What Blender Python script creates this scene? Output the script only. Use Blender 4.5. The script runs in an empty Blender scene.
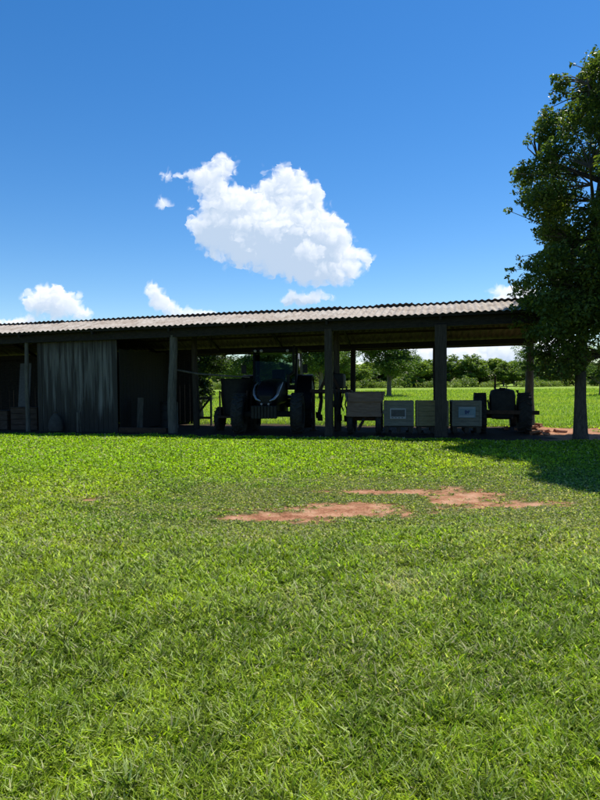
import bpy, bmesh, math, random
import numpy as np
from mathutils import Vector, Matrix

random.seed(7)
RNG = np.random.default_rng(11)
scene = bpy.context.scene
COL = scene.collection
R = math.radians

# ------------------------------------------------------------------ frame of the shed
# a runs along the shed (left to right), n points away from the camera, through it
NX, NY = 0.242, 0.970
AX, AY = 0.970, -0.242
SHED_ANG = math.atan2(AY, AX)
def P(s, c, z=0.0):
    return Vector((AX*s + NX*c, AY*s + NY*c, z))

# ------------------------------------------------------------------ numpy noise
_lat = np.random.default_rng(5).random((256, 256))
def vnoise(x, y):
    xi = np.floor(x).astype(np.int64); yi = np.floor(y).astype(np.int64)
    fx = x - xi; fy = y - yi
    fx = fx*fx*(3-2*fx); fy = fy*fy*(3-2*fy)
    a = _lat[xi % 256, yi % 256]; b = _lat[(xi+1) % 256, yi % 256]
    c = _lat[xi % 256, (yi+1) % 256]; d = _lat[(xi+1) % 256, (yi+1) % 256]
    return (a*(1-fx)+b*fx)*(1-fy) + (c*(1-fx)+d*fx)*fy
def fbm(x, y, o=4):
    v = 0; a = .5; t = 0
    for i in range(o):
        v = v + a*vnoise(x*2**i+17.3*i, y*2**i+5.1*i); t += a; a *= .55
    return v/t
def sstep(a, b, x):
    t = np.clip((x-a)/(b-a), 0, 1); return t*t*(3-2*t)

def soil_mask(x, y, halo=False):
    """1 where the ground is bare red earth, 0 under full grass"""
    n1 = fbm(x*1.6, y*2.2, 5) - .5
    n2 = fbm(x*6+9, y*8+3, 3) - .5
    def ell(cx, cy, rx, ry):
        return 1 - np.sqrt(((x-cx)/rx)**2 + ((y-cy)/ry)**2)
    p = ell(.42, 6.92, 1.0, .40)
    p = np.maximum(p, ell(-.45, 6.68, .45, .16)-.1)
    p = np.maximum(p, ell(2.05, 7.7, .72, .55)-.05)
    p = np.maximum(p, ell(1.35, 8.15, .75, .2)-.1)
    p = np.maximum(p, ell(2.75, 7.35, .55, .25)-.2)
    p = np.maximum(p, ell(-2.75, 7.7, .3, .22)-.45)
    p = p - 1.1*np.exp(-(((x-1.42)/.16)**2 + ((y-7.3)/.55)**2)) - .25*sstep(1.5, 3.2, x)
    p = np.maximum(p, -1.2)
    if halo:
        h_ = np.maximum(p, ell(1.6, 7.5, 2.6, 1.5)*.55-.25)
        return sstep(-.75, .05, h_ + n1*1.6 + n2*.7)*(NX*x+NY*y < 12)
    n3_ = fbm(x*17+2, y*22, 3) - .5
    m = sstep(-.36, .42, p*1.0 + n1*1.5 + n2*1.3 + n3_*1.5)*(p > -1.15)
    s = AX*x + AY*y; c = NX*x + NY*y
    q = np.minimum(np.minimum((c-15.6)/.9, (20.3-c)/.8), np.minimum((s+19)/1.0, (4.6-s)/1.0))
    m = np.maximum(m, sstep(-.3, .55, q + n1*1.8 + n2*.6))
    return m

# ------------------------------------------------------------------ mesh helpers
class MB:
    def __init__(self): self.v = []; self.f = []
    def add(self, vs, fs):
        o = len(self.v); self.v += [tuple(p) for p in vs]; self.f += [tuple(i+o for i in f) for f in fs]
    def box(self, c, size, rot=None, bev=0.0):
        hx, hy, hz = size[0]/2, size[1]/2, size[2]/2
        if bev <= 0:
            vs = [Vector((sx*hx, sy*hy, sz*hz)) for sz in (-1, 1) for sy in (-1, 1) for sx in (-1, 1)]
            fs = [(0,2,3,1), (4,5,7,6), (0,1,5,4), (2,6,7,3), (0,4,6,2), (1,3,7,5)]
        else:
            bm = bmesh.new(); bmesh.ops.create_cube(bm, size=1)
            for v in bm.verts: v.co = Vector((v.co.x*2*hx, v.co.y*2*hy, v.co.z*2*hz))
            bmesh.ops.bevel(bm, geom=bm.edges[:], offset=bev, segments=2, affect='EDGES', profile=.6)
            bm.verts.index_update()
            vs = [v.co.copy() for v in bm.verts]; fs = [tuple(v.index for v in f.verts) for f in bm.faces]; bm.free()
        c = Vector(c)
        if rot is not None: vs = [rot @ v for v in vs]
        self.add([c+v for v in vs], fs)
    def bar(self, p0, p1, w, h, bev=0.0):
        p0 = Vector(p0); p1 = Vector(p1); d = p1-p0
        q = d.to_track_quat('X', 'Z').to_matrix()
        self.box((p0+p1)/2, (d.length, w, h), q, bev)
    def tube(self, pts, rad, n=10, cap=True, jit=0.0, seed=0):
        rnd = random.Random(seed)
        pts = [Vector(p) for p in pts]
        if not hasattr(rad, '__len__'): rad = [rad]*len(pts)
        ring = []; up = None
        for i, p in enumerate(pts):
            d = (pts[min(i+1, len(pts)-1)] - pts[max(i-1, 0)]).normalized()
            if up is None:
                up = Vector((1, 0, 0)) if abs(d.x) < .8 else Vector((0, 1, 0))
            up = (up - d*up.dot(d)).normalized(); sd = d.cross(up)
            ring.append([p + (up*math.cos(2*math.pi*k/n) + sd*math.sin(2*math.pi*k/n))*rad[i]*(1+jit*(rnd.random()-.5)) for k in range(n)])
        vs = [v for r in ring for v in r]; fs = []
        for i in range(len(ring)-1):
            for k in range(n):
                a = i*n+k; b = i*n+(k+1) % n
                fs.append((a, b, b+n, a+n))
        if cap:
            fs.append(tuple(range(n))[::-1]); fs.append(tuple(range((len(ring)-1)*n, len(ring)*n)))
        self.add(vs, fs)
    def lathe(self, prof, c=(0,0,0), axis='Z', n=32, close=False):
        """prof: (radius, height) along axis"""
        vs = []; c = Vector(c)
        for r, h in prof:
            for k in range(n):
                t = 2*math.pi*k/n; x, y = r*math.cos(t), r*math.sin(t)
                if axis == 'Z': v = Vector((x, y, h))
                elif axis == 'X': v = Vector((h, x, y))
                else: v = Vector((x, h, y))
                vs.append(c+v)
        fs = []; m = len(prof)
        for i in range(m-1 + (1 if close else 0)):
            for k in range(n):
                a = i*n+k; b = i*n+(k+1) % n; j = ((i+1) % m)*n
                fs.append((a, b, j+(k+1) % n, j+k))
        self.add(vs, fs)
    def build(self, name, mat, parent=None, smooth=False, loc=None):
        me = bpy.data.meshes.new(name); me.from_pydata(self.v, [], self.f)
        bm = bmesh.new(); bm.from_mesh(me); bmesh.ops.recalc_face_normals(bm, faces=bm.faces[:]); bm.to_mesh(me); bm.free()
        o = bpy.data.objects.new(name, me); COL.objects.link(o)
        me.materials.append(mat)
        if smooth:
            me.shade_smooth()
            me.set_sharp_from_angle(angle=R(38))
        if parent is not None: o.parent = parent
        if loc is not None: o.location = loc
        return o

def tag(o, label=None, cat=None, group=None, kind=None):
    if label: o['label'] = label
    if cat: o['category'] = cat
    if group: o['group'] = group
    if kind: o['kind'] = kind
    return o
def empty(name, loc=(0,0,0), rz=0.0):
    o = bpy.data.objects.new(name, None); COL.objects.link(o); o.location = loc; o.rotation_euler = (0, 0, rz)
    o.empty_display_size = .3
    return o
def copy_tree(o, parent=None):
    c = o.copy(); COL.objects.link(c)
    if parent is not None: c.parent = parent
    for ch in list(o.children): copy_tree(ch, c)
    return c

def np_mesh(name, verts, faces_flat, face_sizes, mat, attrs=None, smooth=False):
    me = bpy.data.meshes.new(name)
    nv = len(verts); nf = len(face_sizes)
    me.vertices.add(nv); me.vertices.foreach_set('co', verts.astype(np.float32).ravel())
    me.loops.add(len(faces_flat)); me.loops.foreach_set('vertex_index', faces_flat.astype(np.int32))
    me.polygons.add(nf)
    st = np.zeros(nf, np.int32); st[1:] = np.cumsum(face_sizes)[:-1]
    me.polygons.foreach_set('loop_start', st)
    me.update(calc_edges=True)
    if attrs:
        for k, (typ, dom, data) in attrs.items():
            a = me.attributes.new(k, typ, dom)
            a.data.foreach_set('color' if typ == 'FLOAT_COLOR' else 'value', data.astype(np.float32).ravel())
    if smooth: me.shade_smooth()
    me.materials.append(mat)
    return me

# ------------------------------------------------------------------ materials
def new_mat(name):
    m = bpy.data.materials.new(name); m.use_nodes = True
    nt = m.node_tree; b = nt.nodes['Principled BSDF']
    return m, nt, b
def ramp(nt, fac, stops):
    r = nt.nodes.new('ShaderNodeValToRGB'); nt.links.new(fac, r.inputs[0])
    e = r.color_ramp.elements
    e[0].position, e[0].color = stops[0][0], (*stops[0][1], 1)
    e[1].position, e[1].color = stops[-1][0], (*stops[-1][1], 1)
    for p, c in stops[1:-1]:
        x = e.new(p); x.color = (*c, 1)
    return r.outputs[0]
def noise(nt, scale, detail=4, rough=.6, vec=None, dist=0.0):
    t = nt.nodes.new('ShaderNodeTexNoise'); t.inputs['Scale'].default_value = scale
    t.inputs['Detail'].default_value = detail; t.inputs['Roughness'].default_value = rough
    t.inputs['Distortion'].default_value = dist
    if vec is not None: nt.links.new(vec, t.inputs['Vector'])
    return t.outputs['Fac']
def coords(nt, scale=(1,1,1), which='Object', rot=(0,0,0)):
    tc = nt.nodes.new('ShaderNodeTexCoord'); mp = nt.nodes.new('ShaderNodeMapping')
    mp.inputs['Scale'].default_value = scale; mp.inputs['Rotation'].default_value = rot
    nt.links.new(tc.outputs[which], mp.inputs['Vector']); return mp.outputs[0]
def bump(nt, b, h, strength=.4, dist=.01):
    n = nt.nodes.new('ShaderNodeBump'); n.inputs['Strength'].default_value = strength; n.inputs['Distance'].default_value = dist
    nt.links.new(h, n.inputs['Height']); nt.links.new(n.outputs[0], b.inputs['Normal'])

def simple(name, c1, c2, scale=6, rough=.8, metal=0, stretch=(1,1,1), bs=.3, spec=.3, detail=5):
    m, nt, b = new_mat(name)
    v = coords(nt, stretch)
    f = noise(nt, scale, detail, .65, v)
    mid = tuple((a+c)/2 for a, c in zip(c1, c2))
    nt.links.new(ramp(nt, f, [(.32, c1), (.5, mid), (.68, c2)]), b.inputs['Base Color'])
    b.inputs['Roughness'].default_value = rough; b.inputs['Metallic'].default_value = metal
    b.inputs['Specular IOR Level'].default_value = spec
    if bs: bump(nt, b, noise(nt, scale*4, 5, .7, v), bs, .008)
    return m

M = {}
M['wood'] = simple('weathered_wood', (.024,.019,.014), (.062,.051,.038), 5, .9, 0, (6,6,.7), .6)
M['wood_light'] = simple('pale_grey_timber', (.05,.045,.037), (.13,.118,.098), 4, .9, 0, (6,6,.8), .6)
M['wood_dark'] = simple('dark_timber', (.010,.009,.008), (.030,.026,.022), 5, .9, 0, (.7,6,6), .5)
M['wood_brown'] = simple('brown_boards', (.03,.018,.012), (.075,.05,.036), 5, .85, 0, (.7,5,5), .5)
M['wood_tan'] = simple('reddish_tan_boards', (.10,.06,.042), (.20,.135,.10), 5, .85, 0, (.7,5,5), .5)
M['bark'] = simple('tree_bark', (.035,.03,.025), (.11,.09,.07), 9, .95, 0, (4,4,.9), 1.0)
M['bark_grey'] = simple('grey_bark', (.07,.06,.05), (.18,.16,.13), 7, .95, 0, (4,4,.9), .8)
M['crate_green'] = simple('grey_green_plywood', (.125,.118,.088), (.195,.185,.14), 5, .8, 0, (1,1,4), .3)
M['crate_yellow'] = simple('pale_yellow_boards', (.15,.125,.06), (.23,.195,.105), 5, .8, 0, (1,1,4), .3)
M['rubber'] = simple('black_rubber', (.012,.012,.012), (.035,.032,.028), 12, .85, 0, (1,1,1), .3)
M['metal_dark'] = simple('dark_steel', (.008,.008,.008), (.022,.02,.018), 8, .7, .2, (1,1,1), .2)
M['rust'] = simple('rusty_steel', (.03,.017,.011), (.07,.038,.024), 9, .85, .2, (1,1,1), .4)
M['paint_black'] = simple('dark_blue_paint', (.003,.0035,.006), (.006,.007,.011), 3, .5, 0, (1,1,1), 0, .1)
M['paint_red'] = simple('faded_red_paint', (.12,.03,.02), (.22,.06,.04), 5, .6, 0, (1,1,1), .1)
M['chrome'] = simple('bright_trim', (.25,.25,.28), (.35,.35,.38), 3, .3, .5, (1,1,1), 0, .5)
M['lamp_lens'] = simple('lamp_lens', (.14,.14,.145), (.2,.2,.2), 3, .3, 0, (1,1,1), 0, .8)
M['plastic_pale'] = simple('pale_plastic', (.5,.5,.48), (.62,.62,.6), 3, .45, 0, (1,1,1), 0, .5)
M['sack'] = simple('pale_sacking', (.035,.032,.028), (.06,.055,.05), 7, .95, 0, (1,1,1), .6)
M['board_white'] = simple('white_board', (.28,.28,.28), (.36,.36,.36), 3, .5, 0, (1,1,1), .05)
M['board_grey'] = simple('grey_board', (.04,.042,.042), (.07,.072,.072), 12, .5, 0, (1,1,1), .05)
M['board_blue'] = simple('pale_blue_board', (.13,.20,.23), (.18,.26,.29), 4, .5, 0, (1,1,1), .05)
M['board_ink'] = simple('dark_blue_print', (.03,.05,.12), (.05,.08,.18), 4, .5, 0, (1,1,1), 0)
M['brick'] = simple('broken_brick', (.28,.12,.07), (.45,.24,.15), 8, .95, 0, (1,1,1), .8)
M['hay'] = simple('dry_straw', (.35,.27,.12), (.5,.4,.22), 12, .95, 0, (1,1,1), .5)

# glass of the cab
m, nt, b = new_mat('cab_glass'); M['glass'] = m
b.inputs['Base Color'].default_value = (.75,.9,.9,1); b.inputs['Roughness'].default_value = .03
tr = nt.nodes.new('ShaderNodeBsdfTransparent'); tr.inputs[0].default_value = (.58,.66,.60,1)
gl = nt.nodes.new('ShaderNodeBsdfGlossy'); gl.inputs['Roughness'].default_value = .04
fr = nt.nodes.new('ShaderNodeFresnel'); fr.inputs[0].default_value = 1.22
mx = nt.nodes.new('ShaderNodeMixShader'); nt.links.new(fr.outputs[0], mx.inputs[0]); nt.links.new(tr.outputs[0], mx.inputs[1]); nt.links.new(gl.outputs[0], mx.inputs[2])
nt.links.new(mx.outputs[0], nt.nodes['Material Output'].inputs[0])

# fibre-cement roofing: pale, lichen stains, brown drips running down the slope
m, nt, b = new_mat('fibre_cement'); M['roof'] = m
v = coords(nt); vs_ = coords(nt, (1.6, .35, 1))
f1 = noise(nt, 1.2, 6, .7, v); f2 = noise(nt, 5, 6, .7, vs_); f3 = noise(nt, 30, 4, .6, v)
c1 = ramp(nt, f2, [(.3, (.22,.18,.15)), (.48, (.40,.36,.31)), (.7, (.52,.475,.425))])
c2 = ramp(nt, f1, [(.35, (.75,.68,.62)), (.6, (1,1,1))])
mm = nt.nodes.new('ShaderNodeMix'); mm.data_type = 'RGBA'; mm.blend_type = 'MULTIPLY'; mm.inputs[0].default_value = .9
nt.links.new(c1, mm.inputs[6]); nt.links.new(c2, mm.inputs[7])
mm2 = nt.nodes.new('ShaderNodeMix'); mm2.data_type = 'RGBA'; mm2.blend_type = 'MULTIPLY'; mm2.inputs[0].default_value = .6
nt.links.new(mm.outputs[2], mm2.inputs[6]); nt.links.new(ramp(nt, f3, [(.35, (.55,.5,.45)), (.55, (1,1,1))]), mm2.inputs[7])
nt.links.new(mm2.outputs[2], b.inputs['Base Color']); b.inputs['Roughness'].default_value = .95
b.inputs['Specular IOR Level'].default_value = .1
bump(nt, b, f3, .3, .004)

M['roof_rear'] = simple('shaded_rear_sheeting', (.072,.060,.053), (.16,.138,.122), 3, .95, 0, (3,.6,1), .2)  # darker copy of the roofing: underside shade put into the colour
# vertical plank wall with pale wash runs
m, nt, b = new_mat('stained_planks'); M['planks'] = m
v = coords(nt, (5.5, 1, .28)); f1 = noise(nt, 1.3, 5, .6, v); f2 = noise(nt, 9, 4, .6, coords(nt, (3, 3, .5)))
g_ = nt.nodes.new('ShaderNodeNewGeometry'); sz_ = nt.nodes.new('ShaderNodeSeparateXYZ'); nt.links.new(g_.outputs['Position'], sz_.inputs[0])
# the whitewash thins out raggedly towards the ground and fades near the top
rag = nt.nodes.new('ShaderNodeMath'); rag.operation = 'MULTIPLY_ADD'; nt.links.new(noise(nt, 2.2, 3, .6, coords(nt, (3.2, 1, .05))), rag.inputs[0]); rag.inputs[1].default_value = -2.6; nt.links.new(sz_.outputs[2], rag.inputs[2])
mr = nt.nodes.new('ShaderNodeMapRange'); nt.links.new(rag.outputs[0], mr.inputs[0])
for i_, q_ in enumerate((-.75, -.25, 0., 1.)): mr.inputs[1+i_].default_value = q_
mr2 = nt.nodes.new('ShaderNodeMapRange'); nt.links.new(sz_.outputs[2], mr2.inputs[0])
for i_, q_ in enumerate((2.35, 2.9, 1., .15)): mr2.inputs[1+i_].default_value = q_
mu_ = nt.nodes.new('ShaderNodeMath'); mu_.operation = 'MULTIPLY'; nt.links.new(mr.outputs[0], mu_.inputs[0]); nt.links.new(mr2.outputs[0], mu_.inputs[1])
wash = ramp(nt, f1, [(.0, (.024,.020,.016)), (.44, (.030,.026,.022)), (.55, (.11,.105,.095)), (.75, (.20,.19,.175))])
mw_ = nt.nodes.new('ShaderNodeMix'); mw_.data_type = 'RGBA'; nt.links.new(mu_.outputs[0], mw_.inputs[0])
nt.links.new(ramp(nt, f2, [(.3, (.016,.013,.010)), (.7, (.034,.028,.022))]), mw_.inputs[6]); nt.links.new(wash, mw_.inputs[7]); nt.links.new(mw_.outputs[2], b.inputs['Base Color'])
b.inputs['Roughness'].default_value = .9; bump(nt, b, f2, .5, .01)

# earth + thatch
m, nt, b = new_mat('earth_and_turf'); M['ground'] = m
at = nt.nodes.new('ShaderNodeAttribute'); at.attribute_name = 'soil'
at2 = nt.nodes.new('ShaderNodeAttribute'); at2.attribute_name = 'far'
g = nt.nodes.new('ShaderNodeNewGeometry')
nf = noise(nt, 9, 8, .7, g.outputs['Position']); nb = noise(nt, 1.1, 5, .6, g.outputs['Position']); nv = noise(nt, 60, 5, .7, g.outputs['Position'])
nf2 = noise(nt, 38, 6, .75, g.outputs['Position']); nmix = nt.nodes.new('ShaderNodeMath'); nmix.operation = 'MULTIPLY_ADD'
nt.links.new(nf2, nmix.inputs[0]); nmix.inputs[1].default_value = .5
nhalf = nt.nodes.new('ShaderNodeMath'); nhalf.operation = 'MULTIPLY'; nt.links.new(noise(nt, 3.5, 5, .6, g.outputs['Position']), nhalf.inputs[0]); nhalf.inputs[1].default_value = .5
nt.links.new(nhalf.outputs[0], nmix.inputs[2])
soil = ramp(nt, nmix.outputs[0], [(.36, (.12,.04,.018)), (.48, (.33,.155,.082)), (.62, (.51,.31,.195))])
turf = ramp(nt, nf, [(.3, (.018,.030,.006)), (.55, (.045,.065,.012)), (.75, (.10,.11,.035))])
nfar = noise(nt, .22, 7, .65, g.outputs['Position'])
far = ramp(nt, nfar, [(.3, (.15,.235,.028)), (.5, (.20,.29,.04)), (.72, (.27,.32,.075))])
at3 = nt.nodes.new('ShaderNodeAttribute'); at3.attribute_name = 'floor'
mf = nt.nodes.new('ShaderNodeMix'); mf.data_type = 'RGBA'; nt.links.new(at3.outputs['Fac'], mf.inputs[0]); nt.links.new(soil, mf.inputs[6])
nt.links.new(ramp(nt, nf, [(.3, (.030,.020,.014)), (.7, (.075,.045,.032))]), mf.inputs[7]); soil = mf.outputs[2]  # darker earth inside the shed, the roof's shade put into its colour
mx1 = nt.nodes.new('ShaderNodeMix'); mx1.data_type = 'RGBA'; nt.links.new(at2.outputs['Fac'], mx1.inputs[0]); nt.links.new(turf, mx1.inputs[6]); nt.links.new(far, mx1.inputs[7])
mx2 = nt.nodes.new('ShaderNodeMix'); mx2.data_type = 'RGBA'; nt.links.new(at.outputs['Fac'], mx2.inputs[0]); nt.links.new(mx1.outputs[2], mx2.inputs[6]); nt.links.new(soil, mx2.inputs[7])
nt.links.new(mx2.outputs[2], b.inputs['Base Color']); b.inputs['Roughness'].default_value = .97; b.inputs['Specular IOR Level'].default_value = .1
bump(nt, b, nv, .7, .02)

def leaf_mat(name, trans=.4, rough=.45, spec=.4, tcol=1.5):
    m, nt, b = new_mat(name)
    at = nt.nodes.new('ShaderNodeAttribute'); at.attribute_name = 'tint'
    nt.links.new(at.outputs['Color'], b.inputs['Base Color'])
    b.inputs['Roughness'].default_value = rough; b.inputs['Specular IOR Level'].default_value = spec
    t = nt.nodes.new('ShaderNodeBsdfTranslucent')
    mul = nt.nodes.new('ShaderNodeMix'); mul.data_type = 'RGBA'; mul.blend_type = 'MULTIPLY'; mul.inputs[0].default_value = 1
    nt.links.new(at.outputs['Color'], mul.inputs[6]); mul.inputs[7].default_value = (tcol*1.05, tcol*1.1, tcol*.45, 1)
    nt.links.new(mul.outputs[2], t.inputs[0])
    mx = nt.nodes.new('ShaderNodeMixShader'); mx.inputs[0].default_value = trans
    nt.links.new(b.outputs[0], mx.inputs[1]); nt.links.new(t.outputs[0], mx.inputs[2])
    nt.links.new(mx.outputs[0], nt.nodes['Material Output'].inputs[0])
    return m
M['grass'] = leaf_mat('grass_blades', .46, .5, .25)
M['leaf'] = leaf_mat('tree_leaves', .34, .5, .3)

# ------------------------------------------------------------------ ground
def spaced(lo, hi, step, out_lo, out_hi, g=1.09):
    a = list(np.arange(lo, hi, step)); s = step; x = a[-1]
    while x < out_hi: s *= g; x += s; a.append(x)
    s = step; x = a[0]; pre = []
    while x > out_lo: s *= g; x -= s; pre.append(x)
    return np.array(pre[::-1]+a)
def ground_h(x, y):
    near = sstep(60, 20, np.hypot(x, y-8))
    h = (fbm(x*.7, y*.7, 3)-.5)*.07*near
    m = soil_mask(x, y)
    h = h - .012*m + (fbm(x*7, y*7, 3)-.5)*.02*m*near
    # heap of red earth by the open end of the shed
    h = h + .13*np.exp(-(((x-6.9)/.75)**2 + ((y-18.2)/.55)**2))
    return h
gx = spaced(-9, 9.5, .07, -1500, 1500); gy = spaced(1.5, 22, .07, -300, 3000)
X, Y = np.meshgrid(gx, gy, indexing='ij')
Z = ground_h(X, Y)
soilv = soil_mask(X, Y)
farv = sstep(20.5, 23, NX*X + NY*Y)
floor_shade = sstep(14.8, 15.6, NX*X + NY*Y)*sstep(2.9, 2.1, AX*X + AY*Y + (fbm(X*2, Y*2)-.5)*1.2)  # where the earth is painted darker for the shed's shade
nxg, nyg = len(gx), len(gy)
idx = np.arange(nxg*nyg).reshape(nxg, nyg)
q = np.stack([idx[:-1,:-1], idx[1:,:-1], idx[1:,1:], idx[:-1,1:]], -1).reshape(-1, 4)
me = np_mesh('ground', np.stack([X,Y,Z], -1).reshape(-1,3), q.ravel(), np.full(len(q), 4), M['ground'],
             {'soil': ('FLOAT','POINT',soilv.ravel()), 'far': ('FLOAT','POINT',farv.ravel()), 'floor': ('FLOAT','POINT',floor_shade.ravel())}, smooth=True)
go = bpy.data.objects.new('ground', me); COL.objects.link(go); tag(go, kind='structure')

# ------------------------------------------------------------------ grass
def blades(pos, length, width, lean, col, curl=.35):
    n = len(pos)
    ang = RNG.random(n)*2*np.pi
    d = np.stack([np.cos(ang), np.sin(ang), np.zeros(n)], -1)
    fa = ang + np.pi/2 + (RNG.random(n)-.5)*1.6
    sd = np.stack([np.cos(fa), np.sin(fa), np.zeros(n)], -1)*width[:,None]*.5
    up = np.array([0,0,1.0])
    l1 = lean*.6; l2 = lean + curl
    p0 = pos
    p1 = p0 + (d*np.sin(l1)[:,None] + up*np.cos(l1)[:,None])*length[:,None]*.5
    p2 = p1 + (d*np.sin(l2)[:,None] + up*np.cos(l2)[:,None])*length[:,None]*.5
    V = np.stack([p0-sd*.7, p0+sd*.7, p1+sd, p1-sd, p2], 1).reshape(-1, 3)
    b = np.arange(n)[:,None]*5
    F = np.concatenate([b+0, b+1, b+2, b+3, b+3, b+2, b+4], 1).ravel()
    S = np.tile([4, 3], n)
    C = np.repeat(np.concatenate([col, np.ones((n,1))], 1), 5, 0)
    return V, F, S, C
def grass_object(name, pos, length, width, lean, col, curl=.35):
    V, F, S, C = blades(pos, length, width, lean, col, curl)
    me = np_mesh(name, V, F, S, M['grass'], {'tint': ('FLOAT_COLOR','POINT',C)})
    o = bpy.data.objects.new(name, me); COL.objects.link(o); return o

N = 620000
d = 1.7*np.exp(RNG.random(N)*np.log(19.5/1.7))
# lateral spread: the view plus a margin either side
lat = (RNG.random(N)*2-1)*(.62*d + .5)
# push a share of them to the sides
x = lat; y = d
NS = 480000                  # the lawn goes on either side of and behind the view, with coarser blades
xs2 = RNG.uniform(-17, 16, NS); ys2 = RNG.uniform(-3, 19.5, NS)
o_ = (np.abs(xs2) > .62*ys2 + .5) | (ys2 < 1.7)
x = np.concatenate([x, xs2[o_]]); y = np.concatenate([y, ys2[o_]]); side = np.concatenate([np.zeros(N, bool), np.ones(o_.sum(), bool)])
d = np.concatenate([d, np.full(o_.sum(), 6.5)]); N = len(x)
m = soil_mask(x, y)
c_ = NX*x + NY*y; s_ = AX*x + AY*y
keep = (RNG.random(N) > np.clip(m*1.15, 0, .965)) & ((m < .6) | (c_ < 14.5))
x, y, d, m, c_, side = x[keep], y[keep], d[keep], m[keep], c_[keep], side[keep]
n = len(x)
z = ground_h(x, y) - .004
coarse = sstep(6.6, 4.6, d + (fbm(x*.8, y*.8)-.5)*2.0)           # long coarse blades close by
smooth_z = sstep(5.4, 6.6, d + (fbm(x*.9+3, y*.9)-.5)*1.2) * sstep(10.5, 8.8, d - x*.35*0 + (fbm(x*.5, y*.5)-.5)*3) * sstep(-3.2, -1.2, x+(fbm(x, y)-.5)*2.0)
L = (.048 + .040*RNG.random(n))*(.75 + .5*coarse) * (1 - .35*smooth_z) * (1 - .45*m) * (1+.02*d)
W = (.0062 + .0058*RNG.random(n)) * np.maximum(.85, (d/3.4)**.85)
W = np.where(side, W*1.45, W); L = np.where(side, L*1.15, L)
lean = .30 + RNG.random(n)**.7*1.1
patch = fbm(x*.55, y*.55, 4); fine = fbm(x*3.1+4, y*3.1, 3); r = RNG.random(n)
lush = np.array([.190,.290,.010]); yell = np.array([.325,.400,.030]); blu = np.array([.150,.225,.040]); dry = np.array([.52,.49,.27]); dark = np.array([.070,.125,.008])
t = (.2+.6*sstep(.35, .68, patch))[:,None]
col = lush*(1-t) + yell*t
f = sstep(.42, .66, fine)[:,None]; col = col*(1-.45*f) + dark*.45*f
tuft = fbm(x*11+1, y*11+5, 2); f = sstep(.40, .68, tuft)[:,None]*sstep(9, 3, d)[:,None]; col = col*(1-.5*f) + dark*.5*f
pale = np.array([.40,.44,.19]); f = (sstep(.55,.75,fbm(x*1.9+40, y*4+3, 4))*sstep(3.0, 4.2, d)*sstep(6.5, 5.2, d)*.22)[:,None]; col = col*(1-f) + pale*f
sz = (smooth_z*.75)[:,None]; col = col*(1-sz) + blu*sz
bright = (sstep(7.5, 12, d)*sstep(3.5, -1, x)*.8)[:,None]; col = col*(1-bright) + np.array([.225,.365,.008])*bright
col = col*(.34 + 1.62*RNG.random(n)**1.35)[:,None]
glint = (RNG.random(n) < .14*sstep(8, 6, d))[:,None]; col = np.where(glint, np.array([.46,.53,.20])*(.7+.5*RNG.random(n))[:,None], col)  # sun highlights painted on as a share of pale blades
wide = RNG.random(n) < .22; W = np.where(wide, W*1.7, W); L = np.where(wide, L*.75, L); L = L*(.75+.6*tuft)
hl = soil_mask(x, y, True)
hf = (hl*.40)[:,None]; col = col*(1-hf) + np.array([.28,.26,.08])*hf
L = L*(1-.4*hl)
dr = (r < .045 + .12*hl + .10*sstep(.55,.8,fbm(x*1.3+8, y*1.3, 3)))[:,None]
clump = np.exp(-(((x-.70)/.16)**2 + ((y-4.3)/.20)**2)) + np.exp(-(((x+2.75)/.35)**2 + ((y-7.7)/.25)**2))*.6
dr = dr | (RNG.random(n) < clump*.6)[:,None] | ((m > .25) & (RNG.random(n) < .4) & (c_ < 14))[:,None]
col = np.where(dr, dry*(.6+.6*RNG.random(n))[:,None], col)
lawn = grass_object('lawn_grass', np.stack([x,y,z],-1), L, W, lean, col)
tag(lawn, 'sunlit lawn of short mown grass in front of the open shed', 'grass', kind='stuff')

# taller pasture beyond the shed
N = 170000
d = 19.2*np.exp(RNG.random(N)**1.1*np.log(95/19.2)); lat = -.40*d + RNG.random(N)*(1.05*d+2)
x, y = lat, d
c_ = NX*x + NY*y; s_ = AX*x+AY*y
keep = ((c_ > 20.2) | ((s_ > 3.6) & (c_ > 16.5))) & (soil_mask(x, y) < .5)
x, y, d = x[keep], y[keep], d[keep]; n = len(x)
pt = fbm(x*.25, y*.25, 4)
L = (.07 + .11*RNG.random(n))*(.6+.8*pt)*(.8+.012*d); W = .010*(d/14)
lean = .15 + RNG.random(n)*.8
t = sstep(.35, .7, pt)[:,None]
col = np.array([.17,.27,.02])*(1-t) + np.array([.26,.33,.045])*t
col = col*(.7+.6*RNG.random(n))[:,None]
pas = grass_object('pasture_grass', np.stack([x,y,ground_h(x,y)-.01],-1), L, W, lean, col)
tag(pas, 'bright green pasture grass in the field behind the shed', 'grass', kind='stuff')

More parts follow.
